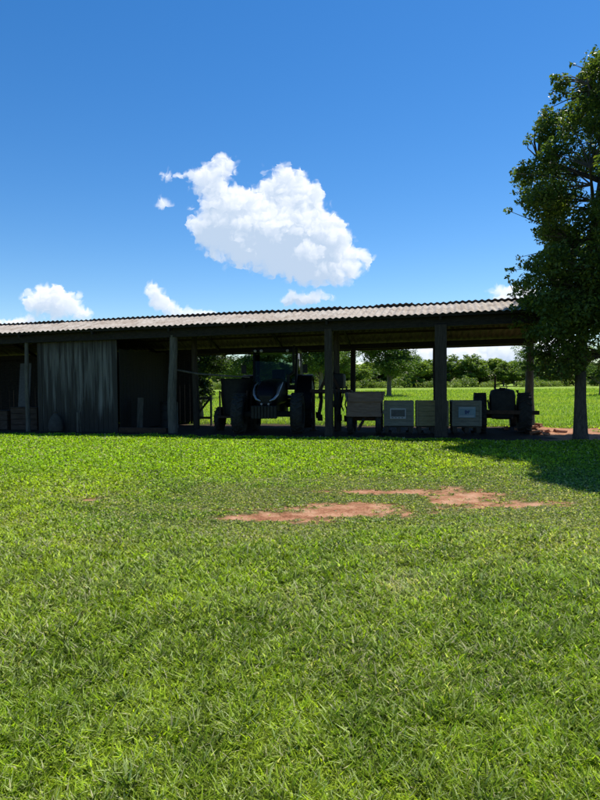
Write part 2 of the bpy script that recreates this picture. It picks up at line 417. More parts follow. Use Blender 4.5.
# ------------------------------------------------------------------ trees
def leaves_mesh(name, cen, size, col, droop=.3, aspect=.55, upbias=.6):
    n = len(cen)
    nrm = RNG.normal(size=(n,3)); nrm[:,2] = np.abs(nrm[:,2])*1.0 + upbias; nrm /= np.linalg.norm(nrm, axis=1)[:,None]
    a = RNG.normal(size=(n,3)); a[:,2] -= droop; a -= nrm*(a*nrm).sum(1)[:,None]; a /= np.linalg.norm(a, axis=1)[:,None]
    b = np.cross(nrm, a)
    L = size[:,None]; Wd = L*aspect
    base = cen - a*L*.5
    tip = cen + a*L*.5 - nrm*L*.12
    l1 = cen - a*L*.08 + b*Wd*.5 + nrm*L*.07; r1 = cen - a*L*.08 - b*Wd*.5 + nrm*L*.07
    V = np.stack([base, r1, tip, l1], 1).reshape(-1, 3)
    k = np.arange(n)[:,None]*4
    F = np.concatenate([k, k+1, k+2, k, k+2, k+3], 1).ravel(); S = np.full(2*n, 3)
    C = np.repeat(np.concatenate([col, np.ones((n,1))], 1), 4, 0)
    return np_mesh(name, V, F, S, M['leaf'], {'tint': ('FLOAT_COLOR','POINT',C)})

def leaf_cols(n, base, var=.45, yel=.15):
    c = np.tile(np.array(base), (n,1))*(1-var*.5 + var*RNG.random(n))[:,None]
    k = RNG.random(n) < yel
    c[k] = c[k]*np.array([1.7,1.35,.9]); return c

def crown_points(cl, per, spread):
    """cl: (k,4) clump centre + radius -> leaf centres"""
    out = []
    for cx, cy, cz, r in cl:
        n = max(9, int(per*r*r/(spread*spread)))
        v = RNG.normal(size=(n,3)); v /= np.linalg.norm(v, axis=1)[:,None]
        rad = r*(.35+.65*RNG.random(n)**.5)
        p = v*rad[:,None]; p[:,2] *= .7
        out.append(np.array([cx,cy,cz]) + p)
    return np.concatenate(out)

def tree_variant(seed, H, rx, zlow, nleaf, lsize, base, trunk_r, lobes=9, sparse=0.0):
    global RNG
    keep = RNG; RNG = np.random.default_rng(seed); rnd = random.Random(seed)
    cl = []; hubs = []
    for i in range(lobes):
        a = rnd.random()*6.28; q_ = rnd.random()**.6
        hubs.append((math.cos(a)*rx*.62*q_, math.sin(a)*rx*.62*q_, zlow+(H-zlow)*(.18+.62*rnd.random()), rx*(.28+.22*rnd.random())))
    hubs.append((0, 0, H-rx*.35, rx*.4))
    for hx, hy, hz, hr in hubs:
        for j in range(int(26*(1-sparse))):
            v = Vector((rnd.gauss(0,1), rnd.gauss(0,1), rnd.gauss(0,1))).normalized()*hr*(.55+.55*rnd.random())
            zz = hz+v.z*.8
            if zz < zlow*.7: zz = zlow*.7+.2*rnd.random()
            cl.append((hx+v.x, hy+v.y, min(zz, H), rx*(.09+.10*rnd.random())))
    cl = np.array(cl)
    w = cl[:,3]**2; per = nleaf/w.sum()
    pts = crown_points(cl, per, 1.0)
    cm = leaves_mesh('crown', pts, lsize*(.6+.8*RNG.random(len(pts))), leaf_cols(len(pts), base))
    tb = MB()
    top = Vector((rnd.uniform(-.3,.3), rnd.uniform(-.3,.3), H*.72))
    tb.tube([(0,0,-.2), (0,0,.3), top*.35, top*.7, top], [trunk_r*1.5, trunk_r*1.1, trunk_r, trunk_r*.7, trunk_r*.3], 9, True, .2, seed)
    for hx, hy, hz, hr in hubs:
        st = top*min(.9, max(.22, (hz/H)*.7)); e = Vector((hx, hy, hz)); mid = (st+e)/2 + Vector((0,0,-.1))
        tb.tube([st, mid, e], [trunk_r*.5, trunk_r*.35, trunk_r*.14], 6, True, .1, seed)
    RNG = keep
    tm = tb.build('trunk', M['bark_grey'], None, True)
    return tm, cm
def tree_from(var, name, loc, rz, sc, label, cat, group=None):
    r = empty(name, loc, rz); r.scale = (sc[0], sc[0], sc[1]) if hasattr(sc, '__len__') else (sc,)*3
    tag(r, label, cat, group)
    if var[0].parent is None: t = var[0]
    else: t = var[0].copy(); COL.objects.link(t)
    t.parent = r
    c = bpy.data.objects.new('crown', var[1]); COL.objects.link(c); c.parent = r
    return r

g1, g2, g3 = (.14,.215,.04), (.18,.26,.05), (.12,.19,.036)
VAR = [tree_variant(21, 8.0, 3.6, .2, 6500, .42, g1, .16, 10),
       tree_variant(22, 7.0, 3.2, .2, 6500, .42, g2, .13, 8),
       tree_variant(23, 9.0, 3.4, .3, 6500, .42, g3, .17, 9),
       tree_variant(24, 6.2, 3.8, .3, 6500, .42, (.062,.108,.020), .13, 9)]
rnd = random.Random(4)
xx = -112.0; k = 0
while xx < 92:
    for row in range(2):
        D = 138 + row*14 + rnd.uniform(-5, 5)
        v = VAR[rnd.choice([0,1,2,3])]
        s_ = rnd.uniform(.70, 1.0) + (.16 if row else 0)
        tree_from(v, 'woodland_tree', (xx + row*2.2 + rnd.uniform(-1,1) + .02*D, D, -.1), rnd.random()*6.28, (s_*1.35, s_*.90),
                  'leafy tree of the distant wood edge across the field behind the shed', 'tree', 'trees of the wood edge beyond the field')
        k += 1
    xx += rnd.uniform(3.0, 4.2)
# low scrub along the foot of the wood: individual bushes
def bush_variant(seed, H, rx, nleaf, lsize, base):
    global RNG
    keep = RNG; RNG = np.random.default_rng(seed)
    k = 34; a = RNG.random(k)*6.28; q_ = RNG.random(k)**.5
    cl = np.stack([np.cos(a)*rx*q_*.8, np.sin(a)*rx*q_*.8, H*(.15+.75*RNG.random(k)*(1-.5*q_)), rx*(.2+.14*RNG.random(k))], 1)
    pts = crown_points(cl, nleaf/(cl[:,3]**2).sum(), 1.0); pts[:,2] = np.maximum(pts[:,2], .03)
    m = leaves_mesh('foliage', pts, lsize*(.6+.8*RNG.random(len(pts))), leaf_cols(len(pts), base)); RNG = keep
    return m
BV = [bush_variant(31, 2.6, 2.6, 1500, .3, (.11,.17,.03)), bush_variant(32, 2.0, 3.0, 1500, .3, (.15,.21,.04))]
for i in range(30):
    o = bpy.data.objects.new('bush', BV[i % 2]); COL.objects.link(o)
    o.location = (-30 + i*3.7 + rnd.uniform(-1,1), 131 + rnd.uniform(-3, 3), -.05); o.rotation_euler.z = rnd.random()*6
    o.scale = (rnd.uniform(.7,1.15),)*3
    tag(o, 'low green bush at the foot of the distant wood edge', 'bush', 'bushes along the foot of the wood')

# nearer trees standing in the field behind the shed
nv = [tree_variant(41, 7.4, 3.0, 1.5, 19000, .18, (.072,.128,.028), .17, 12),
      tree_variant(42, 8.0, 3.6, 1.7, 19000, .18, (.080,.135,.028), .18, 12),
      tree_variant(43, 6.6, 2.6, 1.3, 5200, .14, (.10,.16,.035), .09, 11, .35),
      tree_variant(44, 4.2, 1.9, .25, 16000, .13, (.024,.045,.012), .10, 10)]
tree_from(nv[0], 'field_tree', (8.9, 60, 0), .6, (1.28, 1.12), 'broad round green tree standing in the field right above the old wagon', 'tree')
tree_from(nv[1], 'field_tree', (-8.8, 52, 0), 2.1, (1.0, .80), 'tall tree seen past the left side of the tractor, left of the pale pole', 'tree')
tree_from(nv[1], 'field_tree', (1.9, 55, 0), 4.1, (1.05, .98), 'bushy tree seen between the big tractor cab and the nearest grey post', 'tree')
tree_from(nv[0], 'field_tree', (-4.3, 58, 0), 3.0, (1.1, 1.0), 'tree seen through the windscreen of the big tractor', 'tree')
tree_from(nv[2], 'young_tree', (20.3, 54, 0), 1.0, (1.0, .93), 'thin pale green young tree with loose crown behind the end post of the shed', 'tree')
tree_from(nv[2], 'young_tree', (28.0, 56, 0), 3.2, (1.1, .8), 'slim young tree in the field right of the big shade tree trunk', 'tree')
tree_from(nv[0], 'field_tree', (4.9, 92, 0), 2.4, (1.5, 1.2), 'small far tree just right of the middle row post', 'tree')
tree_from(nv[3], 'dark_shrub', (-4.05, 24.6, 0), .4, (.85, .92), 'dark leafy shrub growing behind the shed left of the tractor', 'shrub')

# ---- the big shade tree at the right
RNG = np.random.default_rng(99); rnd = random.Random(99)
prof = [(1.7,6.5),(2.0,6.2),(2.3,5.85),(2.8,5.6),(3.5,5.42),(4.03,5.42),(4.5,5.75),(4.7,6.3),(4.95,6.6),(5.3,6.15),(5.95,5.5),(6.7,5.45),(7.6,5.9),(7.9,6.15),(8.3,6.3),(8.9,6.5),(9.1,6.9),(9.4,7.5),(9.7,8.0),(10.3,9.0)]
pz = np.array([a for a,_ in prof]); pxl = np.array([b for _,b in prof])
TB = Vector((7.22, 15.45, 0))
cl = []
tries = 0
while len(cl) < 330 and tries < 20000:
    tries += 1
    z_ = rnd.uniform(1.95, 10.3); cxx = 8.35; ry = 2.9*math.sin(math.pi*min(1, max(.12, (z_-1.0)/10.4)))**.6
    r_ = rnd.uniform(.28, .55)
    xl = float(np.interp(z_, pz, pxl)) + r_*.75
    X_ = rnd.uniform(xl, 2*cxx-xl+.6); Y_ = 15.3 + rnd.uniform(-1,1)*ry
    ex = (X_-cxx)/(cxx-xl+.35); ey = (Y_-15.3)/(ry+.1)
    rr = ex*ex+ey*ey
    if rr > 1.0 or (rr < .35 and rnd.random() < .65): continue
    if z_ < 3.4 and Y_ < 13.7: continue
    # keep the silhouette from the lens side of the crown inside the outline
    if X_/Y_ < xl/15.4 - .004: continue
    if z_ < 2.6 and X_ > 6.85 and rnd.random() < .75: continue
    cl.append((X_, Y_, z_, r_))
# outline clumps (twig ends reaching out to the left)
for z_, xl in prof:
    for j in range(3):
        r_ = rnd.uniform(.16, .30); cl.append((xl + r_*.9 + rnd.uniform(-.08,.25), 15.4+rnd.uniform(-.5,.5), z_+rnd.uniform(-.2,.2), r_))
for k in range(62):      # low boughs hanging over the open end of the roof
    cl.append((rnd.uniform(5.75, 8.3), rnd.uniform(13.7, 15.0), rnd.uniform(2.5, 4.5), rnd.uniform(.28, .46)))
cl = [c_ for c_ in cl if not (c_[1] < 15.05 and c_[2] < 4.6 and c_[0]/c_[1] < float(np.interp(c_[2], pz, pxl))/15.4 + .015)]
for k in range(13):
    cl.append((rnd.uniform(5.9, 7.3), rnd.uniform(14.2, 16.0), rnd.uniform(1.55, 2.4), rnd.uniform(.16, .30)))
for z_, xl in prof[:-2]:      # loose leafy twig ends beyond the outline
    for j in range(3):
        cl.append((xl + rnd.uniform(-.12, .12), 15.4+rnd.uniform(-.4,.4), z_+rnd.uniform(-.25,.25), rnd.uniform(.07,.14)))
n_main = len(cl)
# the right-hand limb reaching toward the viewer
k = 0
while k < 250:
    v = Vector((rnd.uniform(-1,1), rnd.uniform(-1,1), rnd.uniform(-1,1)))
    if v.length > 1 or (v.length < .55 and rnd.random() < .6): continue
    p = Vector((10.2 + v.x*3.2, 12.0 + v.y*3.3, 7.9 + v.z*2.9))
    if p.x/p.y < .53: continue
    cl.append((p.x, p.y, p.z, rnd.uniform(.35, .6))); k += 1
k = 0
while k < 260:
    v = Vector((rnd.uniform(-1,1), rnd.uniform(-1,1), rnd.uniform(-1,1)))
    if v.length > 1: continue
    p = Vector((8.0 + v.x*3.0, 10.5 + v.y*3.0, 7.1 + v.z*2.7))
    if p.x/p.y < .535: continue
    cl.append((p.x, p.y, p.z, rnd.uniform(.35, .6))); k += 1
def casts_in_place(c_):      # the crown's shade ends where the lit lawn begins
    x_, y_, z_, r_ = c_
    gx_, gy_ = x_-.35*z_, y_-.33*z_
    lim = float(np.interp(gy_, [7.0, 7.8, 8.6, 10.2, 11.5, 14.0], [5.0, 3.9, 3.6, 3.45, 3.3, 3.3]))
    return gx_ - r_*.6 > lim and gy_ - r_ > 6.7
mains = cl[:n_main]; rest = [c_ for c_ in cl[n_main:] if casts_in_place(c_)]
mains = [c_ for c_ in mains if casts_in_place(c_) or c_[0]-.35*c_[2] > 3.0]
cl = mains + rest; n_main = len(mains)
cla = np.array(cl)
pts = crown_points(cla, 350, .45)
cs = leaf_cols(len(pts), (.080,.128,.030), .6, .25)
me = leaves_mesh('crown', pts - np.array([TB.x, TB.y, 0]), .098*(.6+.8*RNG.random(len(pts))), cs, .5, .55, .4)
big = empty('shade_tree', TB); tag(big, 'big dark leafy shade tree with a straight trunk at the right end of the shed', 'tree')
co = bpy.data.objects.new('crown', me); COL.objects.link(co); co.parent = big
tb = MB()
# trunk, then main limbs, then twigs to the clumps (local to the base)
axis = [(0,0,-.25),(0.0,0,.15),(-.01,0,1.0),(.0,.0,2.0),(.04,-.02,3.1),(.2,-.05,4.6),(.45,-.1,6.4),(.7,-.1,8.2),(.9,-.1,9.6)]
tb.tube(axis, [.25,.175,.14,.135,.13,.12,.10,.07,.03], 14, True, .16, 3)
ax = [Vector(a) for a in axis]
def on_axis(z):
    for a, b_ in zip(ax[:-1], ax[1:]):
        if a.z <= z <= b_.z: return a.lerp(b_, (z-a.z)/(b_.z-a.z))
    return ax[-1]
limbs = []
for i in range(15):
    an = i*2.4; z0 = 2.0 + i*.5; L_ = 2.4 - .05*i
    st = on_axis(z0); e = st + Vector((math.cos(an)*L_, math.sin(an)*L_*.9, .5+.5*rnd.random()))
    md = st.lerp(e, .5) + Vector((0, 0, -.12))
    xl_ = float(np.interp(e.z, pz, pxl)) + .55 - TB.x
    if e.x < xl_: e.x = xl_; md = st.lerp(e, .5)
    tb.tube([st, md, e], [.075, .05, .02], 7, True, .15, i); limbs += [st.lerp(md, .6), md, md.lerp(e, .5), e]
e0 = on_axis(3.6); path = [e0, e0+Vector((.9,-.9,1.1)), e0+Vector((1.9,-2.1,2.5)), e0+Vector((2.9,-3.3,4.2)), e0+Vector((3.2,-3.8,5.6))]
tb.tube(path, [.13,.12,.10,.07,.03], 10, True, .15, 77); limbs2 = path[1:]
for i in range(12):
    st = path[2+(i % 3)]; an = i*1.9; e = st + Vector((math.cos(an)*2.0, math.sin(an)*2.0, rnd.uniform(-1,1.4)))
    md = st.lerp(e,.5)+Vector((0,0,.15)); tb.tube([st, md, e], [.05,.035,.014], 6, True, .1, i); limbs2 += [md, e]
n_right = 0
for i, (a_, b__, c__, r_) in enumerate(cl):
    p = Vector((a_-TB.x, b__-TB.y, c__))
    src = limbs + [on_axis(z_) for z_ in (3,4,5,6,7,8,9)] if i < n_main else limbs2
    s0 = min(src, key=lambda u: (u-p).length + (.8 if u.z > p.z+.2 else 0))
    md = s0.lerp(p, .5) + Vector((rnd.uniform(-.1,.1), rnd.uniform(-.1,.1), .06))
    tb.tube([s0, md, p], [.022, .014, .006], 5, False, 0, i)
tb.build('trunk', M['bark'], big, True)

# ------------------------------------------------------------------ the shed
shed = empty('farm_shed', P(-8, 18.2), 0)
tag(shed, 'long open farm shed with pale corrugated roof on timber posts', 'shed')
inv = shed.location.copy()
def sp(s, c, z): return P(s, c, z) - inv
S0, S1 = -20.5, 2.78
def z_eave(s): return 3.13 + .0102*(s+13.9)
def z_roof(s, c):
    e = z_eave(s)
    return e + .46*(c-16.2)/1.8 if c <= 18.0 else e + .46 - 1.05*(c-18.0)/3.0
def roof_sheet(name, c0, c1, lift, zfun, parts=6):
    V = []; F = []; per = .177; step = per/10; ns = int((S1-S0)/step)
    rnd = random.Random(len(name)); offs = {}
    cs = [c0 + (c1-c0)*i/parts for i in range(parts+1)]
    for i in range(ns+1):
        s = S0 + i*step; sh = int(s//1.06)
        if sh not in offs: offs[sh] = (rnd.uniform(-.009,.009), rnd.uniform(-.035,.035), rnd.uniform(-.03,.03))
        o = offs[sh]
        for j, c in enumerate(cs):
            cc = c + (o[1] if j == 0 else (o[2] if j == parts else 0))
            z = zfun(s, cc) + .018*math.cos(2*math.pi*s/per) + o[0] + lift
            V.append(sp(s, cc, z))
    n0 = len(V); T = Vector((0,0,-.008)); V += [v+T for v in V]
    w = parts+1
    for i in range(ns):
        for j in range(parts):
            a = i*w+j; F.append((a, a+w, a+w+1, a+1)); F.append((n0+a, n0+a+1, n0+a+w+1, n0+a+w))
        a = i*w; F.append((a, n0+a, n0+a+w, a+w)); b_ = a+parts; F.append((b_, b_+w, n0+b_+w, n0+b_))
    for i in (0, ns):
        for j in range(parts):
            a = i*w+j; F.append((a, a+1, n0+a+1, n0+a))
    mb = MB(); mb.v = [tuple(v) for v in V]; mb.f = F
    return mb
def zf(s, c): return z_eave(s) + .46*(c-16.2)/1.8
def zb(s, c): return z_eave(s) + .46 - 1.05*(c-18.0)/3.0
ro = roof_sheet('front', 16.2, 18.02, 0, zf).build('roof', M['roof'], shed, True); ro['label'] = 'front slope of pale weathered corrugated sheets'
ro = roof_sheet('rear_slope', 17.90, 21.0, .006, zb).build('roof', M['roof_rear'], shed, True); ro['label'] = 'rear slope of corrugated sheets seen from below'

def along(name, c, dz, w, h, mat, s0=S0+.2, s1=S1-.15, zfn=z_roof):
    mb = MB(); k = 10
    for i in range(k):
        a = s0+(s1-s0)*i/k; b_ = s0+(s1-s0)*(i+1)/k + .0
        mb.bar(sp(a, c, zfn(a, c)+dz), sp(b_, c, zfn(b_, c)+dz), w, h*(1+.02*(i % 3)), 0)
    return mb.build(name, mat, shed)
# front wall plate + fascia, ridge beam, rear plate, purlins
along('beam', 16.62, -.29, .16, .26, M['wood_dark'])
along('beam', 18.2, -.23, .14, .22, M['wood_dark'])
along('beam', 20.4, -.17, .14, .17, M['wood_dark'])
for c in (16.32, 17.2, 17.9): along('purlin', c, -.065, .06, .07, M['wood_dark'])
for c in (18.8, 19.6, 20.9): along('purlin', c, -.075, .06, .07, M['wood_brown'])
def rafter(s):
    mb = MB()
    mb.bar(sp(s, 16.3, z_roof(s,16.3)-.145), sp(s, 18.0, z_roof(s,18.0)-.145), .06, .09)
    mb.bar(sp(s, 18.0, z_roof(s,18.0)-.15), sp(s, 20.9, z_roof(s,20.9)-.155), .06, .09)
    mb.build('rafter', M['wood_dark'], shed)
for s in (-18.3, -15.7, -13.2, -10.6, -8.05, -5.7, -3.3, -.24, 2.55): rafter(s)

def log_post(s, c, rad, ztop, mat, lean=(0,0), bend=.03, seed=0, square=False):
    rnd = random.Random(seed); mb = MB()
    base = sp(s, c, 0)
    pts = []; rr = []
    for i in range(9):
        t = i/8
        pts.append(base + Vector((lean[0]*t + bend*math.sin(t*5+seed), lean[1]*t + bend*math.cos(t*4+seed), -.2 + (ztop+.2)*t)))
        rr.append(rad*(1.12-.2*t)*(1+.07*(rnd.random()-.5)))
    if square:
        mb.box(base+Vector((lean[0]/2, lean[1]/2, (ztop-.2)/2)), (rad*2, rad*2, ztop+.2), Matrix.Rotation(SHED_ANG, 3, 'Z'), .012)
        # small concrete-like foot left rough
        mb.box(base+Vector((0,0,.02)), (rad*2.25, rad*2.25, .3), Matrix.Rotation(SHED_ANG, 3, 'Z'), .015)
    else: mb.tube(pts, rr, 12, True, .09, seed)
    return mb.build('post', mat, shed, not square)
log_post(-18.3, 16.62, .10, 2.86, M['wood'], seed=1)
log_post(-13.17, 16.62, .065, 2.9, M['wood_light'], seed=2, bend=.01)
log_post(-8.08, 16.62, .13, 2.93, M['wood_light'], (.0,0), .035, 3)
log_post(-3.30, 16.62, .105, 2.98, M['wood'], seed=4, bend=.008, square=True)
log_post(-.234, 16.62, .155, 3.0, M['wood'], seed=5, square=True)
for s, c, zt, sd, ln in ((-13.2,18.2,3.35,6,(0,0)), (-8.05,18.2,3.4,7,(0,0)), (-3.36,18.2,3.45,8,(0,0)), (-.3,18.2,3.45,9,(0,0))):
    log_post(s, c, .10, zt, M['wood'], ln, .02, sd)
for s, zt, sd, ln in ((-13.2,2.6,10,(0,0)), (-3.30,2.68,12,(.12,0)), (-.45,2.7,13,(0,0))):
    log_post(s, 20.4, .095, zt, M['wood_dark'], ln, .02, sd)
log_post(2.50, 20.4, .12, 2.75, M['wood_light'], (-.02,0), .02, 15)

def plank_wall(name, s0, s1, c, z0, ztop, mat, wd=.17, gap=.006, miss=(), seed=1, along_n=False, th=.025):
    rnd = random.Random(seed); mb = MB(); n = int((s1-s0)/wd)
    rot = Matrix.Rotation(SHED_ANG + (math.pi/2 if along_n else 0), 3, 'Z')
    for i in range(n):
        if i in miss: continue
        s = s0+(i+.5)*(s1-s0)/n
        zt = (ztop(s) if callable(ztop) else ztop) - rnd.uniform(0,.04)
        w = (s1-s0)/n - gap - rnd.uniform(0,.008)
        ctr = sp(s, c+rnd.uniform(-.004,.004), (z0+zt)/2) if not along_n else sp(c, s, (z0+zt)/2)
        mb.box(ctr, (w, th, zt-z0), rot)
    return mb.build(name, mat, shed)
pw = plank_wall('plank_wall', -12.85, -10.0, 16.72, -.02, lambda s: z_eave(s)-.17, M['planks'], .16, .004, seed=2)
pw['label'] = 'front board wall with pale vertical whitewash runs'
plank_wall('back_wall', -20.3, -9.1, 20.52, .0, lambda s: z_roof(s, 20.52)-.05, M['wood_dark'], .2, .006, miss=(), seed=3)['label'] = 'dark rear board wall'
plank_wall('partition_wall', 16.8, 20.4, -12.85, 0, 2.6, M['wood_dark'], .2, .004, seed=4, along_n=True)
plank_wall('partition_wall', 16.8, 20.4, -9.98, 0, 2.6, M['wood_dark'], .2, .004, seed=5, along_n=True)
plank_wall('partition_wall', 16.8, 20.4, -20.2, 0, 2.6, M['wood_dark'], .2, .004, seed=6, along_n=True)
# low dark kerb along the store room
kb = MB(); kb.bar(sp(-9.9, 16.62, .07), sp(-8.3, 16.62, .07), .12, .16, .01); kb.build('kerb', M['rust'], shed)

# ------------------------------------------------------------------ wheels
def wheel(parent, name, loc, r, w, rim_r, tread=20, steer=0.0, lug=.03, rimmat='metal_dark'):
    h = empty(name, loc, steer); h.parent = parent
    t = MB(); sh = .16*r
    prof = [(rim_r, -w*.38), (rim_r+.03, -w*.46), (r-sh, -w*.5), (r-.035, -w*.43), (r, -w*.3), (r+.004, 0), (r, w*.3), (r-.035, w*.43), (r-sh, w*.5), (rim_r+.03, w*.46), (rim_r, w*.38)]
    t.lathe(prof, axis='X', n=44)
    for i in range(tread):
        for sd in (-1, 1):
            a = 2*math.pi*(i + (.5 if sd > 0 else 0))/tread
            rot = Matrix.Rotation(a, 3, 'X') @ Matrix.Rotation(sd*R(32), 3, 'Z')
            ctr = Matrix.Rotation(a, 3, 'X') @ Vector((sd*w*.24, 0, r+lug*.2))
            t.box(ctr, (w*.5, r*.075, lug*1.4), rot)
    t.build('tyre', M['rubber'], h, True)
    m_ = MB(); m_.lathe([(rim_r+.005, -w*.40), (rim_r-.02, -w*.3), (rim_r*.8, -w*.12), (rim_r*.35, -w*.05), (rim_r*.3, .10*w), (0.001, .12*w)], axis='X', n=30)
    m_.lathe([(rim_r+.005, w*.40), (rim_r-.02, w*.3), (rim_r*.8, w*.16), (rim_r*.35, w*.14), (rim_r*.3, .30*w), (0.001, .32*w)], axis='X', n=30)
    for i in range(8):
        a = i*math.pi/4; m_.tube([(w*.1, math.cos(a)*rim_r*.45, math.sin(a)*rim_r*.45), (w*.22, math.cos(a)*rim_r*.45, math.sin(a)*rim_r*.45)], .014, 6)
    m_.build('rim', M[rimmat], h, True)
    return h

# ------------------------------------------------------------------ the big cab tractor (local: -Y is forward, toward the viewer)
tr = empty('tractor', (-.72, 20.15, .0), R(-5))
tag(tr, 'large dark blue cab tractor parked nose out under the middle of the shed', 'tractor')
WB = 2.45
for sx in (-1, 1):
    wheel(tr, 'rear_wheel', (sx*.93, 0, .80), .80, .46, .42, 20)
    wheel(tr, 'front_wheel', (sx*.86, -WB, .58), .58, .36, .30, 18)
mb = MB()   # nose-down tapered bonnet, lofted from cross-sections
secs = [(-.72, .40, .80, 1.62), (-1.4, .38, .80, 1.60), (-2.2, .35, .78, 1.52), (-2.75, .32, .76, 1.42), (-3.0, .27, .80, 1.30), (-3.08, .20, .86, 1.16)]
ringn = 16; vs = []
for y_, w_, zb_, zt_ in secs:
    for k in range(ringn):
        t = 2*math.pi*k/ringn; cx_, cz_ = math.cos(t), math.sin(t)
        px_ = math.copysign(abs(cx_)**.45, cx_)*w_; pz_ = (zb_+zt_)/2 + math.copysign(abs(cz_)**.5, cz_)*(zt_-zb_)/2
        vs.append((px_, y_, pz_))
fs = [(i*ringn+k, i*ringn+(k+1) % ringn, (i+1)*ringn+(k+1) % ringn, (i+1)*ringn+k) for i in range(len(secs)-1) for k in range(ringn)]
fs += [tuple(range(ringn)), tuple(range((len(secs)-1)*ringn, len(secs)*ringn))]
mb.add(vs, fs); mb.build('bonnet', M['paint_black'], tr, True)
g_ = MB(); g_.box((0,-3.085,1.0), (.34,.02,.24))
for i in range(6): g_.box((0,-3.10,.91+.036*i), (.32,.014,.012))
g_.build('grille', M['metal_dark'], tr)
for sx in (-1, 1):   # the curved light strips down both sides of the nose
    l = MB(); l.tube([(sx*.375,-1.9,1.50), (sx*.385,-2.45,1.40), (sx*.37,-2.78,1.28), (sx*.335,-2.96,1.14), (sx*.25,-3.09,1.02), (sx*.13,-3.13,.97)], [.012,.024,.03,.036,.034,.016], 8)
    l.build('headlight', M['chrome'], tr, True)
    l = MB(); l.lathe([(.001,-.02),(.03,-.018),(.034,0),(.03,.03)], (sx*.10,-3.13,.88), 'Y', 14); l.build('lamp', M['lamp_lens'], tr, True)
b_ = MB(); b_.box((0,-1.5,.72), (.42,2.5,.34), None, .03); b_.box((0,-.3,.75), (.6,1.2,.5), None, .04); b_.build('chassis', M['metal_dark'], tr)
b_ = MB(); b_.box((0,-WB,.55), (1.45,.14,.14), None, .02); b_.box((0,-WB,.6), (.3,.4,.3), None, .03); b_.tube([(-.7,-WB,.58),(.7,-WB,.58)], .07, 10); b_.build('front_axle', M['metal_dark'], tr)
b_ = MB(); b_.tube([(-.75,0,.8),(.75,0,.8)], .14, 12); b_.build('rear_axle', M['metal_dark'], tr)
b_ = MB()
for i in range(8): b_.box((-.315+.09*i,-3.28,.66), (.078,.26,.36), None, .015)
b_.box((0,-3.1,.66), (.5,.14,.2)); b_.build('front_weight', M['metal_dark'], tr)
# cab: pillars, roof, glass, doors
b_ = MB()
cabw = .72; zf0, zc = 1.35, 2.46
cor = {(-1,-1): ((-.66,-.95,1.0), (-.70,-.72,zc)), (1,-1): ((.66,-.95,1.0), (.70,-.72,zc)), (-1,1): ((-.74,.45,1.3), (-.72,.40,zc)), (1,1): ((.74,.45,1.3), (.72,.40,zc))}
for k_, (p0, p1) in cor.items(): b_.bar(p0, p1, .07, .08, .01)
for sx in (-1, 1):
    b_.bar((sx*.75,-.15,1.2), (sx*.74,-.18,zc), .05, .05, .008)
    b_.bar((sx*.66,-.95,1.02), (sx*.75,.45,1.32), .05, .08)
b_.box((0,-.84,1.33), (1.3,.06,.16)); b_.box((0,.44,1.5), (1.4,.05,.08)); b_.box((0,-.25,1.02), (1.35,1.4,.10), None, .02)
b_.build('cab_frame', M['paint_black'], tr)
b_ = MB(); b_.box((0,-.17,2.53), (1.52,1.45,.17), None, .06); b_.build('cab_roof', M['paint_black'], tr, True)
def pane(name, q):
    g = MB(); vs_ = [Vector(v) for v in q]; nn = (vs_[1]-vs_[0]).cross(vs_[2]-vs_[0]).normalized()*.006
    g.add([v+nn for v in vs_]+[v-nn for v in vs_], [(0,1,2,3),(7,6,5,4),(0,4,5,1),(1,5,6,2),(2,6,7,3),(3,7,4,0)])
    g.build(name, M['glass'], tr)
pane('windscreen', [(-.63,-.89,1.42),(.63,-.89,1.42),(.67,-.73,2.43),(-.67,-.73,2.43)])
pane('rear_window', [(-.69,.43,1.55),(.69,.43,1.55),(.68,.41,2.43),(-.68,.41,2.43)])
for sx in (-1, 1):
    pane('side_window', [(sx*.70,-.84,1.25),(sx*.765,-.18,1.3),(sx*.745,-.2,2.43),(sx*.71,-.69,2.43)])
    pane('side_window', [(sx*.765,-.12,1.35),(sx*.755,.42,1.42),(sx*.735,.38,2.43),(sx*.745,-.16,2.43)])
b_ = MB(); b_.box((0,.12,1.62), (.46,.10,.62), None, .04); b_.box((0,-.1,1.32), (.46,.42,.12), None, .04); b_.build('seat', M['rubber'], tr, True)
b_ = MB(); b_.tube([(.0,-.72,1.1),(0,-.55,1.55)], .03, 8)
b_.tube([(math.cos(a)*.19, -.54+math.sin(a)*.10, 1.56+math.sin(a)*.12) for a in [i*math.pi/10 for i in range(21)]], .016, 6, False); b_.build('steering_wheel', M['rubber'], tr, True)
